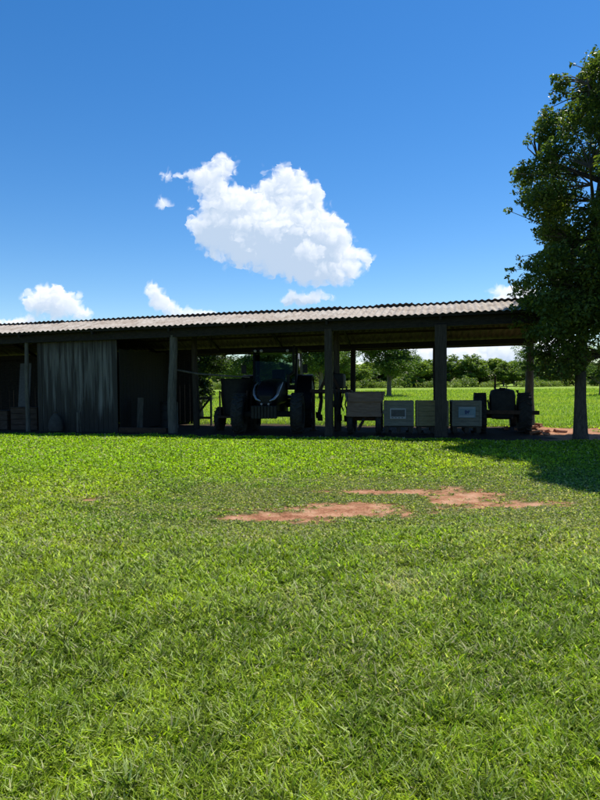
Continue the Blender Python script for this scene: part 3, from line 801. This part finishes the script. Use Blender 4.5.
for sx in (-1, 1):
    f_ = MB(); n_ = 12     # mudguard: an arc over the rear wheel
    vs = []; fs = []
    for i in range(n_+1):
        t = R(-10) + R(165)*i/n_
        for rr_ in (.93, .955):
            for ww in (.68, 1.17): vs.append((sx*ww, -math.cos(t)*rr_, .80+math.sin(t)*rr_))
    for i in range(n_):
        o = i*4; fs += [(o+2,o+3,o+7,o+6), (o,o+4,o+5,o+1), (o,o+2,o+6,o+4), (o+1,o+5,o+7,o+3)]
    fs += [(0,1,3,2), (n_*4, n_*4+2, n_*4+3, n_*4+1)]
    f_.add(vs, fs); f_.build('mudguard', M['paint_black'], tr, True)
    f_ = MB(); f_.lathe([(.001,-.05),(.045,-.045),(.05,0),(.04,.03)], (sx*.62,-.93,2.50), 'Y', 14); f_.build('work_light', M['lamp_lens'], tr, True)
    f_ = MB(); f_.lathe([(.001,-.05),(.045,-.045),(.05,0),(.04,.03)], (sx*.42,-.93,2.50), 'Y', 14); f_.build('work_light', M['lamp_lens'], tr, True)
    mi = MB(); mi.tube([(sx*.70,-.85,2.2),(sx*.98,-1.0,2.18),(sx*.98,-1.0,2.0)], .012, 6); mi.box((sx*.98,-1.0,1.92), (.16,.04,.28), None, .015); mi.build('mirror', M['rubber'], tr)
    st_ = MB()
    for i in range(3): st_.box((sx*.82,-.75,.45+.24*i), (.28,.22,.03))
    st_.bar((sx*.93,-.75,.42),(sx*.93,-.75,1.0),.03,.03); st_.build('step', M['metal_dark'], tr)
ex = MB(); ex.tube([(.44,-1.15,1.3),(.46,-1.13,1.7),(.62,-.98,1.8),(.62,-.98,2.55),(.64,-1.06,2.64)], [.05,.055,.045,.045,.04], 10); ex.build('exhaust', M['metal_dark'], tr, True)

# ------------------------------------------------------------------ fertiliser spreader left of the tractor
sd_ = empty('fertiliser_spreader', (-1.98, 18.85, 0), R(-12)); tag(sd_, 'dark cone hopper spreader on wheels left of the big tractor', 'farm implement')
b_ = MB(); b_.lathe([(.20,.42),(.38,.50),(.44,.80),(.47,1.35),(.50,1.56),(.52,1.60),(.50,1.62),(.45,1.55),(.42,.85),(.001,.70)], n=28); b_.build('hopper', M['metal_dark'], sd_, True)
b_ = MB(); b_.box((.12,.5,.85),(.72,.5,1.2),None,.08); b_.box((-.42,.55,1.18),(.5,.3,.5),None,.05); b_.build('side_tank', M['metal_dark'], sd_, True)
b_ = MB()
for sx in (-1, 1):
    b_.bar((sx*.42,-.5,.45),(sx*.42,.6,.45),.07,.08,.01); b_.bar((sx*.42,0,.45),(sx*.50,0,1.22),.05,.06)
    b_.bar((sx*.40,-.45,.45),(sx*.45,-.32,1.25),.05,.05)
for y_ in (-.5,0,.6): b_.bar((-.42,y_,.45),(.42,y_,.45),.07,.07)
b_.build('frame', M['rust'], sd_)
b_ = MB(); b_.lathe([(.001,.50),(.3,.50),(.3,.52),(.001,.53)], n=24); b_.box((0,0,.53),(.5,.03,.05)); b_.build('spinning_disc', M['metal_dark'], sd_)
for sx in (-1, 1): wheel(sd_, 'wheel', (sx*.58,.05,.36), .36, .20, .18, 14, 0, .02)

# ------------------------------------------------------------------ tined cultivator standing right of the tractor
cu = empty('cultivator', (.92, 18.35, 0), R(-14)); tag(cu, 'dark upright tined cultivator with hanging curved shanks between tractor and wagon', 'farm implement')
b_ = MB()
b_.bar((-.62,0,1.22),(.62,0,1.22),.10,.10,.01); b_.bar((-.62,.45,1.18),(.62,.45,1.18),.10,.10,.01)
for x_ in (-.6,-.2,.2,.6): b_.bar((x_,0,1.22),(x_,.45,1.18),.07,.07)
b_.bar((-.3,-.02,1.25),(0,-.1,1.85),.06,.07); b_.bar((.3,-.02,1.25),(0,-.1,1.85),.06,.07); b_.bar((0,-.1,1.85),(0,.4,1.25),.05,.05)
b_.bar((-.52,0,1.2),(-.52,0,0.02),.08,.08); b_.bar((.14,.1,1.2),(.14,.1,.02),.07,.07)
b_.box((-.52,0,.03),(.2,.2,.05)); b_.box((.14,.1,.03),(.18,.18,.05))
b_.build('frame', M['rust'], cu)
for i in range(9):
    x_ = -.60+.15*i; y_ = 0 if i % 2 == 0 else .45; zb_ = .42+.16*((i*7) % 4)/3
    t = MB(); t.tube([(x_,y_,1.25),(x_,y_+.16,1.12),(x_,y_+.24,.92),(x_,y_+.10,.72),(x_,y_-.06,.55),(x_+.01,y_-.10,zb_-.12)], [.032,.032,.03,.03,.03,.022], 6)
    t.box((x_, y_-.10, zb_-.12), (.16,.03,.2), Matrix.Rotation(R(20),3,'X')); t.build('tine', M['metal_dark'], cu, True)
tk = MB(); tk.box((.12,.2,1.52), (.62,.5,.46), None, .10); tk.lathe([(.09,1.72),(.09,1.80),(.001,1.81)], (.12,.2,0), n=16)
tk.build('seed_box', M['metal_dark'], cu, True)
ln = MB()
for i in range(6):
    x_ = -.1+.12*i; ln.tube([(x_,.0,1.36),(x_+.04,-.1,1.1),(x_-.02,-.08,.8),(x_+.03,-.02,.62)], .022, 6)
ln.build('seed_hose', M['rubber'], cu, True)

# ------------------------------------------------------------------ old wagon
wg = empty('farm_wagon', (1.93, 17.65, 0), R(-10)); tag(wg, 'old brown box wagon with flared upper boards right of the middle post', 'wagon')
b_ = MB()
b_.box((.0,0,.56),(.98,1.7,.10),None,.01)
b_.box((0,-.82,.76),(.94,.035,.34),None,.008); b_.box((0,.82,.76),(.94,.035,.34),None,.008)
for sx in (-1,1): b_.box((sx*.46,0,.76),(.035,1.6,.34),None,.008)
b_.build('body', M['wood_tan'], wg)
b_ = MB()
b_.bar((-.44,-.86,1.06),(.50,-.86,1.06),.03,.26,.008)
b_.bar((-.44,.86,1.06),(.50,.86,1.06),.03,.26,.008)
for sx in (-1,1): b_.box((sx*.50,0,1.06),(.03,1.7,.26),Matrix.Rotation(R(sx*14),3,'Y'))
b_.build('upper_board', M['wood_tan'], wg)
b_ = MB(); b_.bar((-.45,-.5,.42),(.45,-.5,.42),.07,.08); b_.bar((-.45,.5,.42),(.45,.5,.42),.07,.08); b_.bar((0,-.6,.46),(0,.6,.46),.1,.1); b_.bar((0,-.8,.44),(-.1,-1.5,.2),.06,.06)
b_.build('axle_frame', M['rust'], wg)
for sx in (-1,1):
    for y_ in (-.5,.5): wheel(wg, 'wheel', (sx*.40,y_,.31), .31, .17, .17, 14, 0, .014)

# ------------------------------------------------------------------ three board bins
def crate(name, x, y, rz, w, mat, label, sign=None):
    o = empty(name, (x,y,0), rz); tag(o, label, 'crate', 'board bins in a row under the shed')
    b_ = MB(); h0, h = .24, .70; dd = .78
    for k in range(5):
        z_ = h0+h*(k+.5)/5; hh = h/5-.007
        b_.box((0,-dd/2,z_),(w,.022,hh),None,.003); b_.box((0,dd/2,z_),(w,.022,hh),None,.003)
        for sx in (-1,1): b_.box((sx*(w/2-.014),0,z_),(.022,dd-.03,hh),None,.003)
    b_.box((0,0,h0+.015),(w-.06,dd-.05,.025)); b_.build('box', M[mat], o)
    b_ = MB()
    for sx in (-1,1):
        for sy in (-1,1): b_.box((sx*(w/2-.05),sy*(dd/2-.05),h0+h/2),(.045,.045,h+.01))
    for sx in (-1,1): b_.box((sx*(w/2-.035),-dd/2-.018,h0+h/2),(.06,.016,h),None,.003)
    b_.box((0,-dd/2-.020,h0+h-.02),(w-.04,.018,.05)); b_.build('corner_batten', M[mat], o)
    b_ = MB()
    for y_ in (-dd/2+.05,0,dd/2-.05): b_.box((0,y_,h0-.03),(w,.09,.025))
    for sx in (-.40,0,.40):
        for y_ in (-dd/2+.05,0,dd/2-.05): b_.box((sx*w,y_,h0-.10),(.12,.10,.115))
        b_.box((sx*w,0,h0-.17),(.10,dd,.025))
    b_.build('pallet', M['wood'], o)
    f_ = MB()
    for sx in (-1,1):
        for y_ in (-dd/2+.08, dd/2-.08): f_.box((sx*w*.34,y_,.03),(.16,.12,.075))
    f_.build('foot', M['wood_dark'], o)
    if sign == 'plain':
        s_ = MB(); s_.box((-.02,-dd/2-.035,h0+h*.50),(.44,.012,.29),None,.003); so = s_.build('sign', M['board_white'], o)
        i_ = MB(); i_.box((-.02,-dd/2-.043,h0+h*.52),(.385,.004,.20)); i_.build('sign_panel', M['board_grey'], so)
        i_ = MB()
        for k in range(4): i_.box((-.17+.09*k,-dd/2-.0435,h0+h*.335),(.05,.004,.02))
        i_.build('sign_mark', M['board_grey'], so)
    if sign == 'blue':
        s_ = MB(); s_.box((.0,-dd/2-.035,h0+h*.55),(.46,.012,.30),None,.003); so = s_.build('sign', M['board_blue'], o)
        i_ = MB(); yy = -dd/2-.0425
        i_.box((.0,yy,h0+h*.57),(.12,.004,.06), Matrix.Rotation(R(25),3,'Y')); i_.box((-.03,yy-.003,h0+h*.55),(.05,.004,.10)); i_.box((.05,yy-.003,h0+h*.60),(.05,.004,.04))
        i_.build('sign_mark', M['board_ink'], so)
        i_ = MB(); i_.box((.0,yy,h0+h*.40),(.40,.004,.03)); i_.box((.0,yy,h0+h*.725),(.40,.004,.02)); i_.build('sign_mark', M['board_white'], so)
    return o
crate('wooden_bin', 2.83, 17.25, R(-9), .84, 'crate_green', 'grey green bin with a white framed picture board, next to the wagon', 'plain')
crate('wooden_bin', 3.745, 17.1, R(-9), .90, 'crate_yellow', 'pale yellow slatted bin without a sign, partly behind the thick post')
crate('wooden_bin', 4.66, 16.95, R(-9), .80, 'crate_green', 'bin with a pale blue sign, standing right of the thick post', 'blue')

# ------------------------------------------------------------------ small old tractor, seen from behind
ot = empty('old_tractor', (5.76, 17.15, 0), R(165)); tag(ot, 'small old open tractor seen from behind with a rounded tank, right end of the shed', 'tractor')
# local -Y is forward (away from the viewer)
for sx in (-1,1): wheel(ot, 'rear_wheel', (sx*.60,0,.56), .56, .36, .27, 18)
for sx in (-1,1): wheel(ot, 'front_wheel', (sx*.45,-1.75,.36), .36, .20, .18, 14, 0, .018)
b_ = MB(); b_.box((0,.22,.83),(.70,.5,.86),None,.19); b_.tube([(0,.3,1.24),(0,.3,1.29)], .09, 14)
b_.build('tank', M['metal_dark'], ot, True)
b_ = MB(); b_.tube([(-.42,.1,.6),(-.46,.15,1.05),(-.40,.2,1.18)],.022,7); b_.tube([(-.40,.2,1.18),(-.40,.2,1.22)],.04,8); b_.build('lever', M['metal_dark'], ot, True)
b_ = MB(); b_.tube([(.44,.3,.62),(.50,.42,.85),(.40,.48,.95),(.36,.46,.7)],.03,8); b_.build('hose', M['rubber'], ot, True)
b_ = MB(); b_.bar((-.95,.48,.60),(.78,.48,.62),.09,.11,.01); b_.bar((-.25,.45,.45),(-.25,-.4,.45),.05,.06); b_.bar((.25,.45,.45),(.25,-.4,.45),.05,.06); b_.build('tool_bar', M['rust'], ot)
b_ = MB(); b_.box((0,-.5,.62),(.34,1.3,.36),None,.04); b_.tube([(-.5,0,.56),(.5,0,.56)],.10,12); b_.tube([(-.4,-1.75,.36),(.4,-1.75,.36)],.05,8); b_.box((0,-1.6,.5),(.25,.4,.25)); b_.build('chassis', M['rust'], ot)
b_ = MB(); b_.box((0,-1.25,.98),(.40,1.0,.42),None,.07); b_.build('bonnet', M['paint_red'], ot, True)
b_ = MB(); b_.tube([(.12,-1.2,1.15),(.12,-1.2,1.62)],.03,10); b_.build('exhaust', M['rust'], ot, True)
b_ = MB(); b_.tube([(0,-.75,1.1),(0,-.55,1.28)],.02,8); b_.tube([(math.cos(a)*.18,-.54+math.sin(a)*.13,1.29+math.sin(a)*.11) for a in [i*math.pi/10 for i in range(21)]], .014, 6, False); b_.build('steering_wheel', M['rubber'], ot, True)
# ------------------------------------------------------------------ small things round the left store
po = MB(); a_ = P(-8.35, 16.9, 1.95); e_ = Vector((-1.52, 18.3, 1.66))
po.tube([a_, a_.lerp(e_,.35)+Vector((0,0,-.07)), a_.lerp(e_,.7)+Vector((0,0,-.04)), e_], [.03,.028,.026,.02], 8, True, .1, 3)
o = po.build('pole', M['wood_light'], None, True); tag(o, 'long thin pale pole laid across from the rough grey post to the spreader', 'pole')
sk = MB()   # slumped sack against the boards
sk.lathe([(.001,0),(.20,.02),(.24,.14),(.20,.34),(.12,.50),(.05,.58),(.07,.64),(.001,.66)], n=18)
o = sk.build('feed_sack', M['sack'], None, True, P(-12.05, 16.48, 0)); o.scale = (1,.75,1); tag(o, 'slumped pale sack against the whitewash streaked board wall', 'sack')
stk = MB(); q0 = P(-11.22, 16.42, 0)
stk.tube([q0+Vector((0,0,-.1)), q0+Vector((0,0,.62))], .032, 8); o = stk.build('stake', M['wood_light'], None, True); tag(o, 'short pale upright stake in front of the board wall', 'stake')
stk = MB(); stk.tube([q0+Vector((.06,.08,0)), q0+Vector((.02,.10,.6)), q0+Vector((.14,.2,1.08))], [.018,.017,.012], 7)
o = stk.build('stick', M['wood_light'], None, True); tag(o, 'thin bent stick leaning on the board wall behind the short stake', 'stick')
def crate2(s, c, w, h, rz, label):
    o = empty('storage_crate', P(s,c,0), SHED_ANG+rz); tag(o, label, 'crate')
    b_ = MB()
    for k in range(4):
        z_ = h*(k+.5)/4; b_.box((0,-.3,z_),(w,.02,h/4-.012)); b_.box((0,.3,z_),(w,.02,h/4-.012))
        for sx in (-1,1): b_.box((sx*w/2,0,z_),(.02,.58,h/4-.012))
    b_.box((0,0,.03),(w-.04,.56,.02)); b_.build('box', M['wood_brown'], o)
    l_ = MB(); l_.box((0,0,h+.015),(w+.03,.66,.022),None,.004); l_.build('lid', M['wood_brown'], o)
crate2(-13.65, 17.3, .95, .72, R(4), 'wide brown slatted crate beside the thin pale post at the far left')
crate2(-14.75, 17.4, .85, .60, R(-3), 'lower brown slatted crate at the far left edge of the shed')
bd = MB(); bd.box((0,0,.85),(.46,.03,1.7),Matrix.Rotation(R(-6),3,'X')); o = bd.build('board', M['board_grey'], None, False, P(-14.6, 18.3, .55)); o.rotation_euler.z = SHED_ANG
tag(o, 'tall grey board standing on end behind the crates at the far left', 'board')
pl = MB(); pl.box((0,0,.52),(.20,.03,1.04)); o = pl.build('plank', M['wood_light'], None, False, P(-9.75, 17.6, .0)); o.rotation_euler = (R(-5),0,SHED_ANG); tag(o, 'pale plank leaning upright in the dark store room', 'plank')
dr_ = MB(); dr_.lathe([(.001,0),(.29,0),(.30,.02),(.29,.04),(.285,.3),(.30,.31),(.285,.33),(.285,.6),(.30,.61),(.285,.63),(.285,.86),(.30,.88),(.001,.87)], n=28)
o = dr_.build('oil_drum', M['metal_dark'], None, True, P(-9.0, 18.2, 0)); tag(o, 'dark steel drum inside the store room behind the rough grey post', 'drum')

# gate behind the shed
gt = empty('wooden_gate', (-3.78, 21.6, 0), SHED_ANG); tag(gt, 'small wooden gate with a diagonal brace behind the shed', 'gate')
b_ = MB(); b_.bar((-.02,0,-.1),(-.02,0,1.15),.06,.06); b_.bar((.62,0,-.1),(.62,0,1.05),.06,.06); b_.build('post', M['wood_light'], gt)
b_ = MB()
for z_ in (.25,.95): b_.bar((0,0,z_),(.6,0,z_),.03,.08)
b_.bar((.02,-.02,.28),(.58,-.02,.92),.03,.07); b_.build('leaf', M['wood'], gt)

# broken slabs and bricks on the red earth by the end post
for i, (x_, y_, sx, sy, sz, rz, ry) in enumerate([(6.45,17.35,.42,.26,.07,.4,.18),(6.85,17.75,.34,.2,.06,-.5,-.22),(6.55,16.75,.46,.24,.06,2.0,.28),(7.15,18.0,.26,.16,.10,.9,.1),(7.45,17.2,.3,.2,.08,.1,.12),(6.15,17.9,.2,.12,.09,1.3,.0),(7.0,17.1,.22,.12,.07,2.5,.3),(6.75,16.45,.18,.14,.06,.7,.2)]):
    b_ = MB(); rr = random.Random(i); bm = bmesh.new(); bmesh.ops.create_cube(bm, size=1)
    bmesh.ops.subdivide_edges(bm, edges=bm.edges[:], cuts=2, use_grid_fill=True)
    for v in bm.verts:
        v.co = Vector((v.co.x*sx*(1+.25*(rr.random()-.5)), v.co.y*sy*(1+.25*(rr.random()-.5)), v.co.z*sz*(1+.3*(rr.random()-.5))))
    bm.verts.index_update(); b_.add([v.co for v in bm.verts], [tuple(v.index for v in f.verts) for f in bm.faces]); bm.free()
    o = b_.build('rubble_slab', M['brick'], None, False, (x_, y_, float(ground_h(np.array(x_), np.array(y_)))+sz*.45))
    o.rotation_euler = (ry*.5, ry, rz); tag(o, 'broken red slab lying on the red earth by the end post of the shed', 'rubble', 'rubble by the end post')

# ------------------------------------------------------------------ world: sky and clouds
w = bpy.data.worlds.new('World'); scene.world = w; w.use_nodes = True; nt = w.node_tree
for n_ in list(nt.nodes): nt.nodes.remove(n_)
SUN = Vector((.35,.33,1)).normalized(); el = math.asin(SUN.z); az = math.atan2(SUN.x, SUN.y)
sky = nt.nodes.new('ShaderNodeTexSky'); sky.sky_type = 'NISHITA'; sky.sun_disc = False
sky.sun_elevation = el; sky.sun_rotation = az; sky.air_density = 1.0; sky.dust_density = .1; sky.ozone_density = 3.0; sky.altitude = 400
def mth(op, a, b=None, c=None, clamp=False):
    n_ = nt.nodes.new('ShaderNodeMath'); n_.operation = op; n_.use_clamp = clamp
    for i, q in enumerate((a, b, c)):
        if q is None: continue
        if isinstance(q, (int, float)): n_.inputs[i].default_value = q
        else: nt.links.new(q, n_.inputs[i])
    return n_.outputs[0]
def vmth(op, a, b=None):
    n_ = nt.nodes.new('ShaderNodeVectorMath'); n_.operation = op
    for i, q in enumerate((a, b)):
        if q is None: continue
        if isinstance(q, tuple): n_.inputs[i].default_value = q
        else: nt.links.new(q, n_.inputs[i])
    return n_.outputs['Value'] if op in ('DOT_PRODUCT','LENGTH') else n_.outputs[0]
b1 = nt.nodes.new('ShaderNodeBackground')
hs = nt.nodes.new('ShaderNodeHueSaturation'); hs.inputs['Saturation'].default_value = 1.33; nt.links.new(sky.outputs[0], hs.inputs['Color'])
hs.inputs['Hue'].default_value = .503; nt.links.new(hs.outputs[0], b1.inputs[0]); b1.inputs[1].default_value = .108
out = nt.nodes.new('ShaderNodeOutputWorld'); nt.links.new(b1.outputs[0], out.inputs[0])

CSEED, CSC, CBR = 8, 1.16, .88
# ---- clouds: cumulus density marched in 3D toward the sun and toward the viewer, kept on a far sky sheet
def uvp(x, y): return ((x-300)/601.0, (382-(y+.0087*(x-300)))/601.0)
# x, y, half width, half height, density weight
BL = [(227,168,10,9),(215,184,17,14),(203,179,10,7),(282,181,16,14),(302,196,17,16),(241,213,20,17),(215,222,17,18),(206,240,10,12),
      (272,222,31,26),(308,226,23,22),(298,254,29,20),(262,250,23,18),(336,247,20,16),(345,270,16,10),(362,257,9,7),(312,272,24,9),(236,238,22,18),
      (305,299,22,5),(292,300,10,4),(171,177,6,6),(184,177,6,3),(165,204,9,6),
      (52,300,18,12),(66,303,16,11),(38,305,12,11),(82,313,14,6),(20,322,22,5),(155,289,8,7),(163,299,10,8),(176,307,14,7),(192,315,16,5),(210,316,9,3),
      (505,294,14,7),(520,298,16,8),(540,304,30,10),
      (424,351,30,14),(415,360,40,10),(500,350,26,13),(455,362,36,7),(512,358,30,9),(440,344,16,6),(356,352,12,8),(560,350,30,14)]
STEP = .78/601
gu = np.arange(-.56, .62, STEP).astype(np.float32); gv = np.arange(-.005, .40, STEP).astype(np.float32); gw = np.linspace(-.085, .085, 60).astype(np.float32)
nu, nv_, nw = len(gu), len(gv), len(gw)
crng = np.random.default_rng(CSEED)
def interp_mat(coords_, cell):
    t = (coords_-coords_[0])/cell; i = np.floor(t).astype(int); f = t-i; f = f*f*(3-2*f); n = i.max()+2
    m_ = np.zeros((len(coords_), n), np.float32); m_[np.arange(len(t)), i] = 1-f; m_[np.arange(len(t)), i+1] = f; return m_
def n3(cell, aw=1.0):
    mu, mv, mw = interp_mat(gu, cell), interp_mat(gv, cell), interp_mat(gw, cell*aw)
    L_ = crng.random((mu.shape[1], mv.shape[1], mw.shape[1])).astype(np.float32)
    return np.einsum('abk,ck->abc', np.einsum('ajk,bj->abk', np.einsum('ijk,ai->ajk', L_, mu), mv), mw)
dens = np.zeros((nu, nv_, nw), np.float32)
for x_, y_, a_, b_ in BL:
    cu_, cv_ = uvp(x_, y_); ru, rv = a_*CSC/601, b_*CSC/601; rw = min(.055, (ru*rv)**.5*1.05)
    ox = crng.uniform(-.3, .3)*rw
    eu = np.exp(-((gu-cu_)/ru)**2); ev = np.exp(-((gv-cv_)/rv)**2); ew = np.exp(-((gw-ox)/rw)**2)
    iu = np.where(eu > 1e-3)[0]; iv = np.where(ev > 1e-3)[0]
    dens[iu[0]:iu[-1]+1, iv[0]:iv[-1]+1] += (eu[iu[0]:iu[-1]+1,None,None]*ev[None,iv[0]:iv[-1]+1,None])*ew[None,None,:]
dens = np.minimum(dens, 1.5)
nz_ = np.zeros_like(dens)
for cell, amp in ((.052,.55),(.027,.42),(.014,.30),(.0075,.20),(.004,.12),(.0023,.06)):
    nz_ += amp*(np.abs(2*n3(cell)-1)*1.7 - .62)
base_ = dens; dens = base_ + nz_*1.0*np.clip(base_*2.2, 0, 1) - .36
dens = np.clip(dens*2.1, 0, 1)
del nz_
# sunlight optical depth: sweep the rows from the top down, shifting toward the sun each row
tau = np.zeros_like(dens); tloc = np.zeros_like(dens); shu = .35; shw = .33*STEP/(gw[1]-gw[0])
def shift(a_, sh, ax_):
    return a_*(1-sh) + np.roll(a_, -1, ax_)*sh
for j in range(nv_-2, -1, -1):
    t_ = tau[:, j+1] + dens[:, j+1]*.62
    tau[:, j] = shift(shift(t_, shu, 0), min(shw, 1), 1)
    tloc[:, j] = shift(tloc[:, j+1]*.88 + dens[:, j+1]*.62, shu, 0)
sunl = .60*np.exp(-tloc*.52) + .12*np.exp(-tau*.12) + .28*np.exp(-tau*.030)
del tloc
ext = dens*.30
T = np.exp(-np.concatenate([np.zeros((nu,nv_,1),np.float32), np.cumsum(ext, 2)], 2))
wgt = T[:,:,:-1]-T[:,:,1:]; alpha = 1-T[:,:,-1]
Lm = (wgt*sunl).sum(2)/np.maximum(alpha, 1e-4)
del wgt, T, sunl, tau
Lm = np.clip((Lm-.20)/.60, 0, 1)[...,None]
lo = np.array([.40,.50,.64]); hi = np.array([.93,.955,1.0])*CBR
ccol = lo + (hi-lo)*Lm**.8
low = np.exp(-np.maximum(gv, 0)/.05)[None,:,None]      # low clouds seen through more air
ccol = ccol*(1-.12*low) + np.array([.55,.70,.88])*.12*low
UU, VV = np.meshgrid(gu, gv, indexing='ij')
def swirl(a_, b_, k_):      # rotated noise coordinates, so that no lattice direction shows
    a2, b2 = a_*.8-b_*.6+3.1*k_, a_*.6+b_*.8+7.7*k_
    return (fbm(a2*70+50, b2*70+50, 5)-.5)*.017 + (fbm(b2*240+9, a2*240+50, 3)-.5)*.0055
UU, VV = UU + swirl(UU, VV, 1), VV + swirl(UU, VV, 2)*.9
dirs = np.stack([UU, np.ones_like(UU), VV], -1); dirs = dirs/np.linalg.norm(dirs, axis=-1, keepdims=True)*9000 + np.array([0,0,1.5])
idx = np.arange(nu*nv_).reshape(nu, nv_)
am = np.maximum.reduce([alpha[:-1,:-1], alpha[1:,:-1], alpha[1:,1:], alpha[:-1,1:]])
sel = am > .004
q = np.stack([idx[:-1,:-1], idx[1:,:-1], idx[1:,1:], idx[:-1,1:]], -1)[sel]
used, inv_ = np.unique(q.ravel(), return_inverse=True)
m, cnt, b = new_mat('cloud_light')
cnt.nodes.remove(b)
at = cnt.nodes.new('ShaderNodeAttribute'); at.attribute_name = 'tint'; at2 = cnt.nodes.new('ShaderNodeAttribute'); at2.attribute_name = 'cover'
em = cnt.nodes.new('ShaderNodeEmission'); cnt.links.new(at.outputs['Color'], em.inputs[0]); trn = cnt.nodes.new('ShaderNodeBsdfTransparent')
mx = cnt.nodes.new('ShaderNodeMixShader'); cnt.links.new(at2.outputs['Fac'], mx.inputs[0]); cnt.links.new(trn.outputs[0], mx.inputs[1]); cnt.links.new(em.outputs[0], mx.inputs[2])
cnt.links.new(mx.outputs[0], cnt.nodes['Material Output'].inputs[0])
try: m.cycles.emission_sampling = 'NONE'
except Exception: pass
cc4 = np.concatenate([ccol.reshape(-1,3)[used], np.ones((len(used),1))], 1)
me = np_mesh('clouds', dirs.reshape(-1,3)[used], inv_.ravel(), np.full(len(q), 4), m,
    {'tint': ('FLOAT_COLOR','POINT',cc4), 'cover': ('FLOAT','POINT',alpha.ravel()[used])})
co_ = bpy.data.objects.new('clouds', me); COL.objects.link(co_); tag(co_, kind='structure')

sl = bpy.data.lights.new('sun', 'SUN'); sl.energy = 5.0; sl.angle = R(.53); sl.color = (1, .955, .88)
so = bpy.data.objects.new('sun', sl); COL.objects.link(so); so.rotation_euler = SUN.to_track_quat('Z','Y').to_euler(); so.location = (0,0,30)

# ------------------------------------------------------------------ camera
cam = bpy.data.cameras.new('camera'); co = bpy.data.objects.new('camera', cam); COL.objects.link(co); scene.camera = co
cam.sensor_fit = 'VERTICAL'; cam.sensor_height = 36; cam.lens = 36*601/800; cam.clip_end = 20000; cam.clip_start = .05
pitch = math.atan(18/601); roll = .0087
fwd = Vector((0, math.cos(pitch), -math.sin(pitch))); right = Vector((1,0,0)); up = right.cross(fwd)
r2 = right*math.cos(roll) - up*math.sin(roll); u2 = up*math.cos(roll) + right*math.sin(roll)
mtx = Matrix(((r2.x,u2.x,-fwd.x,0),(r2.y,u2.y,-fwd.y,0),(r2.z,u2.z,-fwd.z,1.5),(0,0,0,1)))
co.matrix_world = mtx

scene.render.engine = 'CYCLES'
vs = scene.view_settings; vs.view_transform = 'Standard'; vs.look = 'None'; vs.exposure = .45; vs.gamma = 1
scene.cycles.transparent_max_bounces = 12; scene.cycles.max_bounces = 7; scene.cycles.diffuse_bounces = 3
